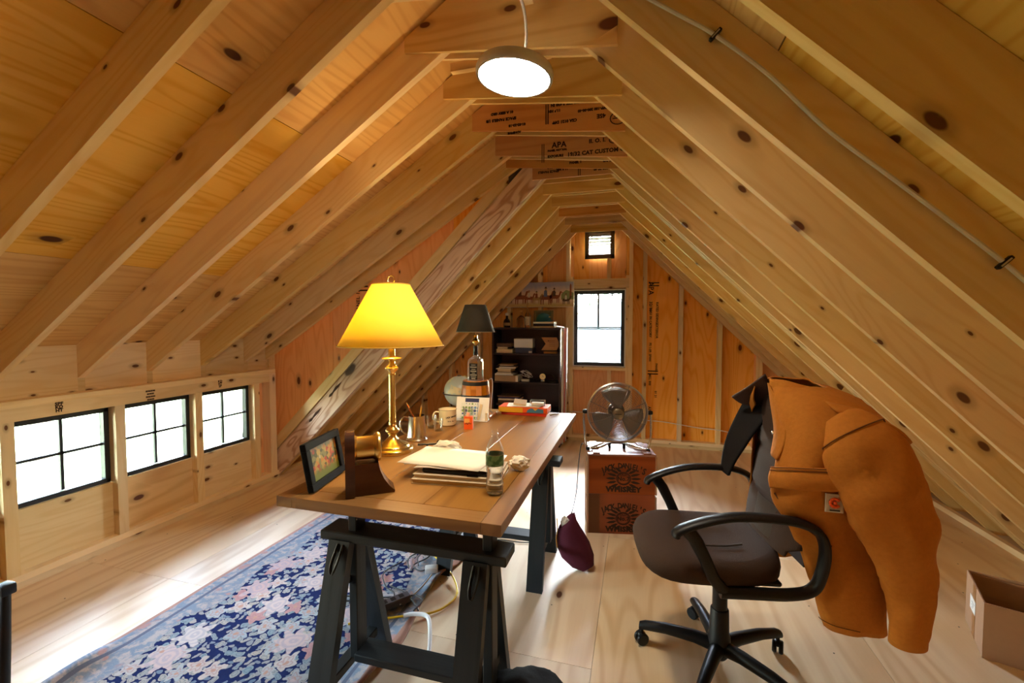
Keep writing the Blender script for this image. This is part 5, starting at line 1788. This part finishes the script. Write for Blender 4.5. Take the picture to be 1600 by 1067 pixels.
for s in (-1, 1):
    yy_ = s * .272
    path = [(-.258, yy_, .702), (-.250, yy_, .722), (-.19, s * .275, .752), (-.10, s * .278, .780), (-.02, s * .280, .791), (.08, s * .284, .791), (.16, s * .288, .782), (.225, s * .288, .752), (.252, s * .284, .69), (.248, s * .276, .60), (.222, s * .268, .53), (.15, s * .26, .502), (.02, s * .254, .494), (-.09, s * .25, .490)]
    P = catmull([Vector(p) for p in path], 5)
    rings = []
    n = len(P)
    for i, p_ in enumerate(P):
        d = (P[min(i + 1, n - 1)] - P[max(i - 1, 0)]).normalized()
        side = Vector((0, 1, 0))
        nrm = d.cross(side).normalized()
        t_ = i / (n - 1)
        w_ = .030 * (1 - .25 * max(0, (t_ - .5) / .5)) * (.55 if i == 0 else 1)
        h_ = (.015 + .008 * max(0, (t_ - .5) / .5)) * (.5 if i == 0 else 1)
        rings.append([p_ + side * (w_ * math.cos(2 * PI * k / 12)) + nrm * (h_ * math.sin(2 * PI * k / 12)) for k in range(12)])
    ar = MB().loft(rings).build('armrest', 'black', ch, smooth=60)
    rings = []
    for p_, w_, h_ in (((-.222, yy_, .738), .030, .026), ((-.185, yy_, .69), .026, .024), ((-.15, yy_ * .985, .62), .024, .022), ((-.12, yy_ * .97, .55), .026, .022), ((-.08, yy_ * .94, .498), .028, .024), ((-.02, yy_ * .92, .490), .028, .024)):
        rings.append([(p_[0] + h_ * math.cos(2 * PI * k / 10), p_[1] + .6 * w_ * math.sin(2 * PI * k / 10), p_[2] + .3 * h_ * math.cos(2 * PI * k / 10)) for k in range(10)])
    MB().loft(rings).build('arm_strut', 'black', ar, smooth=60)

# ------------------------------------------------------------------ canvas jacket hung over the chair back
from mathutils import noise as mnoise
M['duck'] = plain('duck_canvas', srgb(182, 114, 40), .85, noise=.16, nscale=70, bump=.35, spec=.2)
M['duck_dark'] = plain('collar_corduroy', srgb(62, 36, 26), .9, noise=.25, nscale=200, bump=.5)
M['lining'] = plain('black_lining', srgb(24, 23, 25), .95, noise=.2, nscale=150, bump=.3)
M['seam'] = plain('seam_brown', srgb(92, 50, 14), .9)
jk = thing('work_jacket', 'tan canvas work jacket with a collar draped over the office chair back', 'jacket', (.358, 2.005, 0), R(9.5))


def surf(rows, su, sv, amp=0.0, scale=6.0, seed=0.0, closed=False):
    """catmull-interpolated grid of control rows with soft folds"""
    rows = [catmull([Vector(p) for p in r_], su, closed) for r_ in rows]
    n = len(rows[0])
    cols = [catmull([r_[i] for r_ in rows], sv) for i in range(n)]
    G = [[cols[i][j] for i in range(n)] for j in range(len(cols[0]))]
    m = len(G)
    out = []
    for j in range(m):
        row = []
        for i in range(n):
            p = G[j][i]
            du = (G[j][(i + 1) % n if closed else min(i + 1, n - 1)] - G[j][(i - 1) % n if closed else max(i - 1, 0)])
            dv = (G[min(j + 1, m - 1)][i] - G[max(j - 1, 0)][i])
            nn = du.cross(dv)
            if nn.length > 1e-9: nn.normalize()
            q = Vector((p.x * scale, p.y * scale, p.z * scale * .38 + seed))
            h_ = mnoise.noise(q) + .5 * mnoise.noise(q * 2.1)
            row.append(p + nn * amp * h_)
        out.append(row)
    return out


def sheet_mesh(nm, G, mat, par, closed=False, th=.006, off=1, **k):
    mb = MB()
    mb.loft(G, closed=closed, cap=False)
    o = mb.build(nm, mat, par, smooth=80, **k)
    sm_ = o.modifiers.new('thickness', 'SOLIDIFY'); sm_.thickness = th; sm_.offset = off
    return o


far = lambda pts: [(x, -y, z) for x, y, z in reversed(pts)]
sec = [
    (1.245, [(.165, -.055), (.18, -.085), (.22, -.12), (.28, -.135), (.345, -.10), (.365, 0)]),
    (1.215, [(.160, -.07), (.165, -.12), (.205, -.17), (.275, -.20), (.36, -.17), (.41, 0)]),
    (1.15, [(.160, -.10), (.160, -.16), (.21, -.235), (.31, -.275), (.45, -.22), (.53, 0)]),
    (1.07, [(.170, -.15), (.165, -.20), (.20, -.265), (.31, -.30), (.51, -.25), (.60, 0)]),
    (.95, [(.135, -.18), (.14, -.22), (.18, -.28), (.31, -.305), (.52, -.26), (.63, 0)]),
    (.84, [(.130, -.185), (.14, -.225), (.18, -.28), (.31, -.30), (.52, -.26), (.64, 0)]),
    (.76, [(.17, -.205), (.175, -.23), (.21, -.255), (.32, -.285), (.50, -.26), (.63, 0)]),
    (.66, [(.20, -.205), (.205, -.225), (.23, -.238), (.33, -.270), (.49, -.25), (.60, 0)]),
    (.52, [(.255, -.21), (.26, -.228), (.28, -.240), (.36, -.265), (.48, -.25), (.57, 0)]),
    (.37, [(.31, -.21), (.315, -.235), (.335, -.25), (.39, -.265), (.485, -.25), (.55, 0)]),
]
rows = []
for z, pts in sec:
    near = [(x, y, z) for x, y in pts]
    fr_pts = list(near[:-1])
    if z < 1.12: fr_pts = [(max(x, .205 + .02 * i), min(y, -.20 - .03 * i) if i < 3 else y, zz_) for i, (x, y, zz_) in enumerate(fr_pts)]
    rows.append(near + far(fr_pts))
G = surf(rows, 5, 5, .024, 8.0, 3.1)
sheet_mesh('body', G, 'duck', jk)
# inner lining seen on the far side of the opening
lr = [[(.190, .235, 1.14), (.225, .19, 1.14), (.26, .13, 1.15)], [(.165, .250, 1.08), (.205, .19, 1.07), (.235, .13, 1.07)], [(.125, .265, .97), (.150, .205, .965), (.175, .155, .96)], [(.105, .275, .87), (.120, .230, .865), (.135, .19, .86)], [(.100, .278, .78), (.110, .255, .775), (.118, .23, .77)]]
sheet_mesh('lining', surf(lr, 4, 4, .006, 9, 1), 'lining', jk, th=.012)
# collar: near half turned up, far half standing
cn = [[(.160, -.05, 1.268), (.165, -.06, 1.20), (.185, -.10, 1.13), (.190, -.13, 1.07)], [(.20, -.085, 1.264), (.195, -.115, 1.21), (.200, -.145, 1.15), (.205, -.16, 1.09)], [(.25, -.115, 1.247), (.25, -.150, 1.20), (.245, -.175, 1.165), (.235, -.19, 1.13)], [(.33, -.10, 1.222), (.34, -.15, 1.20), (.34, -.18, 1.18), (.34, -.20, 1.165)], [(.39, 0, 1.20), (.42, 0, 1.195), (.44, 0, 1.185), (.45, 0, 1.175)]]
sheet_mesh('collar_near_half', surf(cn, 4, 4, .004, 12, 5), 'duck', jk, th=.010)
cf = [[(.160, .0, 1.275), (.135, .09, 1.215), (.105, .20, 1.150)], [(.190, .02, 1.235), (.165, .11, 1.18), (.150, .20, 1.12)], [(.25, .04, 1.19), (.235, .12, 1.15), (.215, .19, 1.105)], [(.31, .04, 1.17), (.30, .13, 1.14), (.27, .20, 1.10)]]
sheet_mesh('collar_far_half', surf(cf, 4, 4, .004, 12, 9), 'duck_dark', jk, th=.010, label='dark brown corduroy collar half')
# front placket turned over on the near side
pk_ = [[(.150, -.05, 1.25), (.152, -.09, 1.22), (.165, -.14, 1.19)], [(.150, -.075, 1.17), (.146, -.12, 1.15), (.160, -.18, 1.14)], [(.145, -.115, 1.07), (.140, -.155, 1.06), (.148, -.20, 1.06)], [(.125, -.140, .99), (.118, -.165, .985), (.120, -.20, .98)]]
sheet_mesh('placket', surf(pk_, 4, 4, .004, 14, 2), 'duck', jk, th=.008)
for y, z, x in ((-.165, 1.215, .225), (-.15, 1.07, .128)):
    MB().ball((x, y, z), .008, 10, 6, sc=(.5, 1, 1)).build('snap', 'chrome', jk)


def sleeve(nm, path, rad, seed, par, cuff=True, squash=(1, 1)):
    P = catmull([Vector(p) for p in path], 9)
    n = len(P)
    rows = []
    for i, p_ in enumerate(P):
        t = i / (n - 1)
        r_ = rad[0]
        kk = t * (len(rad) - 1)
        a, b_ = int(min(kk, len(rad) - 2)), kk - int(min(kk, len(rad) - 2))
        r_ = rad[a] * (1 - b_) + rad[a + 1] * b_
        d = (P[min(i + 1, n - 1)] - P[max(i - 1, 0)]).normalized()
        s1 = d.cross(Vector((0, 1, 0))).normalized()
        s2 = d.cross(s1)
        row = []
        for k in range(28):
            a_ = 2 * PI * k / 28
            q = s1 * math.cos(a_) * squash[0] + s2 * math.sin(a_) * squash[1]
            f_ = 1 + .10 * mnoise.noise(Vector((q.x * 2.2 + seed, q.y * 2.2, p_.z * 5))) + .05 * math.sin(p_.z * 30 + 2.0 * a_ + seed) * (1 - abs(t - .5)) + .16 * abs(mnoise.noise(Vector((q.x * 2.5 + p_.z * 5, q.y * 2.5 + seed, p_.z * 9)))) - .04 + .05 * mnoise.noise(Vector((q.x * 6, q.y * 6, p_.z * 22)))
            row.append(p_ + q * r_ * f_)
        rows.append(row)
    seam_row = [v_.copy() for v_ in rows[7]]
    mb = MB().loft(rows, closed=True, cap=False)
    o = mb.build(nm, 'duck', par, smooth=80)
    cen = sum(seam_row, Vector()) / len(seam_row)
    MB().tube([cen + (v_ - cen) * 1.05 for v_ in seam_row], .0022, 5, True).build('armhole_seam', 'seam', o)
    o.modifiers.new('t', 'SOLIDIFY').thickness = .008
    if cuff:
        p_, d = P[-1], (P[-1] - P[-3]).normalized()
        s1 = d.cross(Vector((0, 1, 0))).normalized(); s2 = d.cross(s1)
        rw = []
        for t, rr_ in ((-.05, 1.04), (-.045, 1.09), (.012, 1.08), (.015, .98)):
            rw.append([p_ + d * t + (s1 * math.cos(2 * PI * k / 28) * squash[0] + s2 * math.sin(2 * PI * k / 28) * squash[1]) * rad[-1] * rr_ for k in range(28)])
        MB().loft(rw, closed=True, cap=False).build('cuff', 'duck', o, smooth=60)
    return o


SLV = [(.30, .25, 1.145), (.335, .315, 1.085), (.385, .345, .937), (.437, .355, .785), (.465, .352, .69), (.480, .35, .60), (.488, .345, .50), (.490, .34, .415)]
SLR = [.070, .118, .134, .116, .094, .076, .062, .052]
sleeve('sleeve', [(x, -y, z) for x, y, z in SLV], SLR, 1.3, jk, True, (1, .70))
sleeve('sleeve', SLV, SLR, 4.7, jk, True, (1, .70))
# back vent flap along the shoulder
vf = [[(.27, -.225, 1.20), (.35, -.24, 1.185), (.45, -.22, 1.15), (.53, -.17, 1.10), (.585, -.06, 1.075)], [(.285, -.275, 1.175), (.37, -.295, 1.155), (.48, -.275, 1.115), (.57, -.21, 1.055), (.63, -.07, 1.03)]]
sheet_mesh('yoke_flap', surf(vf, 5, 4, .003, 8, 3), 'duck', jk, th=.010)
# chest pocket flap, patch, slash pocket seam on the near front
def near_pt(u, z, lift=.012):
    """point on the near side of the body: u from 0 (front edge) to 1 (side)"""
    import bisect
    zz = [s[0] for s in sec]
    for (za, pa), (zb_, pb) in zip(sec, sec[1:]):
        if zb_ <= z <= za:
            t = (za - z) / (za - zb_)
            k = u * 3
            a, b_ = int(min(k, 2)), k - int(min(k, 2))
            pt = lambda P_: Vector(P_[a]).lerp(Vector(P_[a + 1]), b_)
            p = pt(pa).lerp(pt(pb), t)
            tng = (Vector(pb[a + 1]).lerp(Vector(pa[a + 1]), 1 - t) - Vector(pb[a]).lerp(Vector(pa[a]), 1 - t)).normalized()
            nrm = Vector((tng.y, -tng.x))
            if nrm.y > 0 and abs(nrm.y) > .5 or nrm.x > .3: nrm = -nrm
            p = p + nrm * lift
            return (p.x, p.y, z)
pkf = [[near_pt(u, .945 + .055 * u, .026) for u in (.10, .35, .6, .8, .97)], [near_pt(u, .905 + .055 * u, .036) for u in (.10, .35, .6, .8, .97)], [near_pt(u, .870 + .055 * u, .032) for u in (.13, .35, .6, .8, .97)]]
sheet_mesh('pocket_flap', surf(pkf, 4, 4, 0), 'duck', jk, th=.008)
for dz in (.0, -.010):
    MB().tube([near_pt(u, .945 + .055 * u + dz, .040) for u in (.12, .35, .6, .8, .95)], .0016, 5, sub=4).build('stitching', 'seam', jk)
pt = [[near_pt(u, z, .030) for u in (.80, .87, .94)] for z in (.905, .872, .84)]
lb_ = sheet_mesh('patch', surf(pt, 4, 4, 0), plain('patch_cream', srgb(206, 196, 176), .8), jk, th=.003)
c_pt = Vector(near_pt(.87, .875, .037))
tx = (Vector(near_pt(.94, .875, .037)) - Vector(near_pt(.80, .875, .037))).normalized()
bpy.context.view_layer.update()
mb = MB()
up_ = Vector((0, 0, 1))
for k in range(-6, 7):
    a = R(180 + k * 22)
    r_ = .014
    mb.ball(c_pt + tx * (r_ * math.cos(a)) + up_ * (r_ * math.sin(a)), .0052, 8, 6)
mb.ball(c_pt, .0065, 8, 6)
mb.build('patch_emblem', 'orange', lb_, kind='stuff')
MB().box(c_pt - up_ * .026, (.03, .002, .004), rot=Matrix((tx, Vector((tx.y, -tx.x, 0)), up_)).transposed().to_4x4()).build('patch_lettering', 'inkdark', lb_, smooth=0)
MB().tube([near_pt(.20, .86, .026), near_pt(.4, .80, .026), near_pt(.6, .76, .022), near_pt(.85, .70, .022)], .004, 6, sub=4).build('slash_pocket', 'seam', jk)
MB().tube([near_pt(u, .40, .026) for u in (.05, .3, .6, .98)], .0016, 5, sub=4).build('hem_stitching', 'seam', jk)

# ------------------------------------------------------------------ rug
rg = NT('rug_pattern')
oc = rg.obj()
sx = rg.n('SeparateXYZ'); rg.t.links.new(oc, sx.inputs[0])
X, Y = sx.outputs[0], sx.outputs[1]
flat = rg.n('CombineXYZ'); rg.set(flat.inputs[0], X); rg.set(flat.inputs[1], Y)
p2 = rg.vm('ADD', flat.outputs[0], rg.vm('SCALE', flat.outputs[0]))
wob = rg.n('TexNoise'); rg.set(wob.inputs['Vector'], flat.outputs[0]); wob.inputs['Scale'].default_value = 16; wob.inputs['Detail'].default_value = 3
pw = rg.vm('ADD', flat.outputs[0], rg.vm('MULTIPLY', rg.vm('SUBTRACT', wob.outputs['Color'], (.5, .5, .5)), (.05, .05, 0)))


def flower(scale, petals, rad, keep):
    vv = rg.voro(pw, scale, .85)
    vv.voronoi_dimensions = '2D'
    loc = rg.vm('SUBTRACT', rg.vm('SCALE', pw) if False else pw, vv.outputs['Position'])
    sp = rg.n('SeparateXYZ'); rg.t.links.new(loc, sp.inputs[0])
    col = rg.n('SeparateColor'); rg.t.links.new(vv.outputs['Color'], col.inputs[0])
    ang = rg.math('ARCTAN2', sp.outputs[1], sp.outputs[0])
    wave = rg.math('SINE', rg.math('ADD', rg.math('MULTIPLY', ang, petals), rg.math('MULTIPLY', col.outputs[2], 6.28)))
    d = rg.math('MULTIPLY', rg.vm('LENGTH', loc), scale)
    lim = rg.math('MULTIPLY_ADD', wave, rad * .28, rad)
    m = rg.math('MULTIPLY', rg.smooth(rg.math('SUBTRACT', lim, d), -.015, .03), rg.math('LESS_THAN', col.outputs[0], keep))
    rim = rg.smooth(rg.math('ABSOLUTE', rg.math('SUBTRACT', d, rg.math('MULTIPLY', lim, .55))), .05, .02)
    return m, d, col, rim, wave


navy = rg.mix(rg.noise(oc, 30, 3), (.006, .014, .085), (.014, .030, .16))
m3, d3, c3, r3, w3 = flower(19, 2, .34, .80)
leaf = rg.mix(c3.outputs[1], srgb(150, 174, 186), srgb(206, 198, 186))
m4, d4, c4, r4, w4 = flower(31, 2, .36, .75)
fld0 = rg.mix(m4, navy, rg.mix(c4.outputs[1], srgb(120, 146, 172), srgb(196, 190, 184)))
fld = rg.mix(m3, fld0, rg.mix(rg.math('MULTIPLY', r3, .5), leaf, srgb(96, 120, 140)))
m2, d2, c2, r2, w2 = flower(8.5, 5, .36, .55)
pet = rg.mix(c2.outputs[1], srgb(226, 214, 206), srgb(176, 196, 206))
pet = rg.mix(rg.math('GREATER_THAN', c2.outputs[1], .82), pet, srgb(210, 164, 162))
pet = rg.mix(rg.math('MULTIPLY', r2, .55), pet, srgb(196, 150, 150))
pet = rg.mix(rg.smooth(d2, .12, .06), pet, srgb(214, 170, 150))
fld = rg.mix(m2, fld, pet)
m1, d1, c1, r1, w1 = flower(4.2, 7, .30, .62)
pt1 = rg.mix(c1.outputs[1], srgb(232, 224, 218), srgb(222, 186, 184))
pt1 = rg.mix(rg.math('MULTIPLY', rg.smooth(rg.math('PINGPONG', rg.math('MULTIPLY', d1, 9.0), .5), .1, .4), .45), pt1, srgb(170, 176, 196))
fld = rg.mix(m1, fld, pt1)
# border with a scalloped inner edge
ex = rg.math('MINIMUM', rg.math('SUBTRACT', X, 0.0), rg.math('SUBTRACT', 1.28, X))
ey = rg.math('MINIMUM', rg.math('SUBTRACT', Y, 0.0), rg.math('SUBTRACT', 2.25, Y))
ed = rg.math('MINIMUM', ex, ey)
sc1 = rg.math('MULTIPLY', rg.math('ABSOLUTE', rg.math('SINE', rg.math('MULTIPLY', rg.math('ADD', X, Y), 6.5))), .075)
inb = rg.smooth(rg.math('SUBTRACT', ed, rg.math('ADD', sc1, .15)), .006, -.006)
bn = rg.noise(pw, 22, 4, .65)
brd = rg.mix(rg.smooth(bn, .40, .56), srgb(206, 196, 192), srgb(150, 168, 186))
brd = rg.mix(rg.smooth(rg.noise(pw, 11, 2), .58, .66), brd, srgb(204, 166, 160))
brd = rg.mix(rg.smooth(rg.math('ABSOLUTE', rg.math('SUBTRACT', ed, .085)), .012, .008), brd, srgb(118, 128, 150))
brd = rg.mix(rg.smooth(ed, .026, .018), brd, srgb(196, 150, 130))
fin = rg.mix(inb, fld, brd)
weave = rg.noise(rg.vm('MULTIPLY', oc, (1, 1.6, 1)), 190, 2, .6)
fin = rg.mix(.22, fin, rg.mix(weave, (.02, .02, .03), (.9, .88, .86)), 'OVERLAY')
fin = rg.mix(1.0, fin, (.66, .66, .68), 'MULTIPLY')
rg.p(Base_Color=fin, Roughness=.95, Specular_IOR_Level=.1)
rg.bump(weave, .35, .004)
RX0, RY0, RW, RL = -2.335, .80, 1.28, 2.25
mb = MB()
nx, ny = 40, 70
v, f = [], []
for j in range(ny + 1):
    for i in range(nx + 1):
        x, y = RW * i / nx, RL * j / ny
        z = .010 + .0015 * mnoise.noise(Vector((x * 5, y * 5, 0)))
        er = max(0, (x - RW + .16) / .16)
        z += er ** 1.5 * (.012 + .028 * max(0, math.sin(y * 9.0 + .8)) ** 2)
        dx = er * .03 * math.sin(y * 7.3 + 1.2)
        el = max(0, (.13 - x) / .13) * math.exp(-((y - .42) / .13) ** 2)
        z += el * .045
        dx += el * .05
        v.append((x + dx, y, z))
for j in range(ny):
    for i in range(nx):
        f.append((j * (nx + 1) + i, j * (nx + 1) + i + 1, (j + 1) * (nx + 1) + i + 1, (j + 1) * (nx + 1) + i))
mb.add(v, f)
ro = mb.build('rug', rg.m, None, smooth=80)
ro.location = (RX0, RY0, 0)
ro.modifiers.new('t', 'SOLIDIFY').thickness = .008
tag(ro, 'navy floral rug with a pale border lying under the desk', 'rug')

# ------------------------------------------------------------------ cables, bags and boxes on the floor
def cable(nm, label, pts, r_, mat, sub=5):
    return tag(MB().tube(pts, r_, 8, sub=sub).build(nm, mat, None), label, 'cable')


yc = thing('yellow_cable', 'yellow extension cable with its plug looping off the rug edge', 'cable', (-.95, 2.2, 0))
pts = [(-1.22, 2.52, .035), (-1.20, 2.44, .045), (-1.10, 2.36, .04), (-1.0, 2.28, .022), (-.93, 2.17, .008), (-.945, 2.06, .007), (-1.0, 1.975, .012), (-1.10, 1.90, .028), (-1.22, 1.84, .026), (-1.34, 1.78, .022)]
MB().tube([(a + .95, b - 2.2, c) for a, b, c in pts], .0055, 8, sub=6).build('flex', 'cable_yellow', yc)
MB().tube([(-.28, .34, .036), (-.255, .27, .042)], [.014, .012], 10).build('plug', 'cable_yellow', yc)
pts2 = [(-1.10, 1.915, .036), (-1.0, 1.955, .022), (-.94, 2.05, .008), (-.925, 2.16, .008)]
cable('white_hose', 'thick white cord rising from the floor and bending towards the rug', [(-.835, 1.60, .026), (-.84, 1.64, .05), (-.88, 1.74, .075), (-.93, 1.83, .085), (-.97, 1.86, .085), (-1.03, 1.855, .08), (-1.07, 1.84, .075)], .0095, 'cable_white')
cable('white_cable', 'thin white cable running from the white adapter to the power strip', [(-1.115, 2.235, .05), (-1.12, 2.15, .042), (-1.14, 2.05, .032), (-1.17, 1.97, .030)], .0045, 'cable_white')
ad = tag(MB().box((0, 0, 0), (.075, .05, .032), rot=(0, 0, R(25)), bev=.006, seg=2).build('adapter', 'white', None), 'white power adapter brick on the curled rug edge', 'adapter'); ad.location = (-1.14, 2.28, .052)
st = thing('power_strip', 'dark grey power strip lying on the rug near the front trestle', 'power strip', (-1.23, 1.935, .020), R(52))
MB().box((0, 0, .018), (.26, .055, .036), bev=.005).build('housing', plain('strip_grey', (.10, .09, .10), .5), st, smooth=0)
for k in range(5): MB().box((-.095 + .045 * k, 0, .0362), (.026, .03, .0012)).build('socket', 'black', st, smooth=0)
rr = random.Random(21)
for k, (pts, lb_) in enumerate((([(-1.20, 1.96, .05), (-1.25, 2.05, .03), (-1.33, 2.1, .02), (-1.42, 2.22, .018), (-1.38, 2.36, .018)], 'black cable curving away from the power strip over the navy field'),
                               ([(-1.16, 2.0, .045), (-1.24, 1.99, .035), (-1.36, 1.96, .018), (-1.5, 1.93, .018)], 'black cable running left from the power strip behind the front leg'),
                               ([(-1.17, 1.98, .045), (-1.22, 2.02, .03), (-1.34, 2.0, .018), (-1.5, 1.97, .018)], 'second black cable beside the one running left from the power strip'),
                               ([(-1.30, 2.1, .03), (-1.18, 2.05, .04), (-1.08, 1.97, .05), (-1.04, 1.93, .046)], 'black cable crossing over the white cable at the rug edge'),
                               ([(-1.2, 2.0, .04), (-1.12, 2.03, .05), (-1.055, 2.0, .055), (-1.06, 1.92, .05)], 'short black cable looping over the rug edge by the power strip'),
                               ([(-1.30, 2.30, .02), (-1.36, 2.42, .018), (-1.30, 2.55, .018), (-1.34, 2.70, .018), (-1.28, 2.8, .03), (-1.22, 2.78, .30), (-1.20, 2.76, .72)], 'black cable hanging from the desk down to the rug at the far trestle'),
                               ([(-1.25, 2.33, .03), (-1.31, 2.46, .018), (-1.22, 2.62, .03), (-1.28, 2.75, .018)], 'black cable lying in a curve on the rug below the desk middle'),
                               ([(-1.22, 2.53, .04), (-1.24, 2.42, .03), (-1.29, 2.34, .02), (-1.21, 2.28, .03), (-1.14, 2.30, .06)], 'black cable joining the white adapter to the yellow plug'))):
    cable('black_cable', lb_, pts, .004, 'cable_black')
tag(MB().tube([(-1.23, 2.50, .04), (-1.215, 2.56, .05), (-1.22, 2.62, .06)], [.013, .015, .010], 8).build('black_plug', 'black', None), 'black plug meeting the yellow plug on the rug', 'plug')
bpy.context.view_layer.update()
_c = MB().tube([fan.matrix_world.inverted() @ Vector(q) for q in [(-.37, 3.235, .60), (-.385, 3.215, .585), (-.40, 3.19, .45), (-.41, 3.14, .25), (-.45, 3.02, .09), (-.55, 2.90, .012), (-.70, 2.82, .008), (-.9, 2.8, .008)]], .0035, 8, sub=5).build('power_cord', 'cable_black', fan)
for k, (dy, lb_) in enumerate(((0, 'black cord lying on the floor behind the far trestle, rear strand'), (-.07, 'black cord lying on the floor behind the far trestle, front strand'))):
    cable('floor_cable', lb_, [(-.36, 3.05 + dy, .006), (-.45, 3.0 + dy, .006), (-.6, 3.02 + dy * 1.3, .006), (-.75, 2.93 + dy, .006), (-.98, 2.9 + dy, .006)], .0035, 'cable_black')

# purple cloth bag hung on the trestle
bg_ = thing('cloth_bag', 'dark purple cloth bag slumped beside the far trestle leg', 'bag', (-.34, 2.60, 0))
M['purple'] = plain('purple_felt', srgb(74, 14, 40), .9, noise=.15, nscale=60, bump=.2)
rows = []
for t, cx3, cz3, w_, d_ in ((0, -.055, .295, .060, .055), (.12, -.055, .25, .074, .062), (.35, -.035, .19, .092, .066), (.6, .0, .125, .095, .060), (.85, .045, .06, .075, .045), (1.0, .070, .022, .050, .026)):
    row = []
    for k in range(24):
        a = 2 * PI * k / 24
        dirx = Vector((.86, 0, .5))
        p = Vector((cx3, 0, cz3)) + dirx * (w_ * math.cos(a)) + Vector((0, 1, 0)) * (d_ * math.sin(a))
        p += Vector((.0, 0, .02 * math.cos(a) * (1 - t)))
        p *= 1 + .0
        row.append(p + Vector((.008 * mnoise.noise(p * 22), .01 * mnoise.noise(p * 18), .006 * mnoise.noise(p * 25))))
    rows.append(row)
mb = MB().loft(rows, closed=True, cap=False)
mb.add([rows[-1][k] for k in range(24)], [tuple(range(24))])
o = mb.build('sack', 'purple', bg_, smooth=60); o.modifiers.new('t', 'SOLIDIFY').thickness = .003
zm_ = min(p.z for r_ in rows for p in r_)
cr_ = crumple('white_tissue', 'crumpled white tissue in the mouth of the purple bag', (-.40, 2.585, .235), .036, 12, 'white', (.8, .8, 1.2), 'tissue')
MB().tube([(-.115, 0, .30), (-.105, -.03, .25), (-.11, -.05, .20), (-.105, -.04, .14)], .003, 6, sub=4).build('drawstring', 'yellow', bg_)

# dark bag in the near foreground
bk_ = thing('black_bag', 'black crumpled bag on the floor at the bottom edge by the front trestle', 'bag', (-.36, 1.51, 0))
bm = bmesh.new()
bmesh.ops.create_icosphere(bm, subdivisions=4, radius=1)
for v_ in bm.verts:
    d = v_.co.copy()
    h_ = 1 + .16 * mnoise.noise(d * 2.2 + Vector((3, 1, 0))) + .09 * abs(mnoise.noise(Vector((d.x * 7, d.y * 3, d.z * 3)))) + .04 * mnoise.noise(d * 9)
    v_.co = Vector((d.x * .17, d.y * .13, max(-.10, d.z * .11))) * h_
    v_.co.z = max(v_.co.z, -.085)
zz = min(v_.co.z for v_ in bm.verts)
for v_ in bm.verts: v_.co.z -= zz
mb = MB(); mb.bm.free(); mb.bm = bm
mb.build('sack', plain('bag_black', (.006, .005, .005), .8, spec=.1, bump=.3, nscale=90), bk_, smooth=80)
MB().tube([(-.10, .05, .13), (-.03, .02, .165), (.05, .04, .165), (.11, .06, .12)], [.010, .012, .012, .010], 8, sub=4).build('strap', plain('strap_grey', (.02, .018, .02), .5), bk_)
MB().tube([(.0, -.06, .15), (.06, -.02, .165), (.10, .04, .14), (.13, .06, .09)], .006, 8, sub=4).build('zip_seam', plain('seam_tan', (.12, .08, .05), .6), bk_)

# cardboard box on the right
M['card'] = plain('cardboard', srgb(168, 128, 96), .85, noise=.06, nscale=30)
cb = thing('cardboard_box', 'open cardboard box with white labels on the floor at right edge', 'box', (1.501, 2.395, 0), R(-21))
cw_, cdp, chh = .46, .33, .25
MB().box((cw_ / 2, .0025, chh / 2), (cw_, .005, chh)).build('front_panel', 'card', cb, smooth=0)
MB().box((cw_ / 2, cdp - .0025, chh / 2), (cw_, .005, chh)).build('back_panel', 'card', cb, smooth=0)
MB().box((.0025, cdp / 2, chh / 2), (.005, cdp - .011, chh)).build('side_panel', 'card', cb, smooth=0)
MB().box((cw_ - .0025, cdp / 2, chh / 2), (.005, cdp - .011, chh)).build('side_panel', 'card', cb, smooth=0)
MB().box((cw_ / 2, cdp / 2, .003), (cw_ - .012, cdp - .012, .006)).build('bottom_panel', 'card', cb, smooth=0)
MB().box((cw_ / 2, cdp - .010, chh - .06), (cw_ - .02, .006, .10), rot=(R(5), 0, 0)).build('flap', 'card', cb, smooth=0)
MB().box((-.0006, .165, chh / 2), (.0012, .05, chh - .004)).build('tape', plain('parcel_tape', srgb(150, 100, 56), .3), cb, smooth=0)
lbm = MB().box((-.0016, .185, .145), (.0012, .095, .065)).build('shipping_label', 'white', cb, smooth=0)
lb2 = MB().box((.20, -.0008, .135), (.12, .0012, .075), rot=(0, R(3), 0)).build('shipping_label', 'white', cb, smooth=0)
mb = MB()
for k in range(4): mb.box((.185 + .01 * (k % 2), -.0018, .155 - .014 * k), (.06 - .012 * (k % 2), .0006, .004))
mb.build('label_print', 'inkdark', lb2, smooth=0, kind='stuff')
mb = MB()
for k in range(3): mb.box((-.0026, .175 + .008 * k, .155 - .014 * k), (.0006, .05 - .014 * k, .003))
mb.build('label_print', plain('print_grey', (.3, .3, .32), .6), lbm, smooth=0, kind='stuff')

# dark leaning post at the near left
lp = thing('folding_stand', 'dark folding stand leg at the left edge by the knee wall', 'stand', (-2.425, 1.06, 0))
MB().tube([(.06, -.02, 0), (0, .02, .20), (-.045, .05, .395)], [.020, .018, .016], 10).build('leg', 'black', lp, smooth=40)
MB().tube([(-.14, -.10, 0), (-.09, -.02, .22), (-.055, .05, .395)], [.020, .018, .016], 10).build('leg', 'black', lp, smooth=40)
MB().box((-.05, .05, .405), (.06, .05, .045), bev=.008, seg=2).build('hinge_block', 'black', lp)
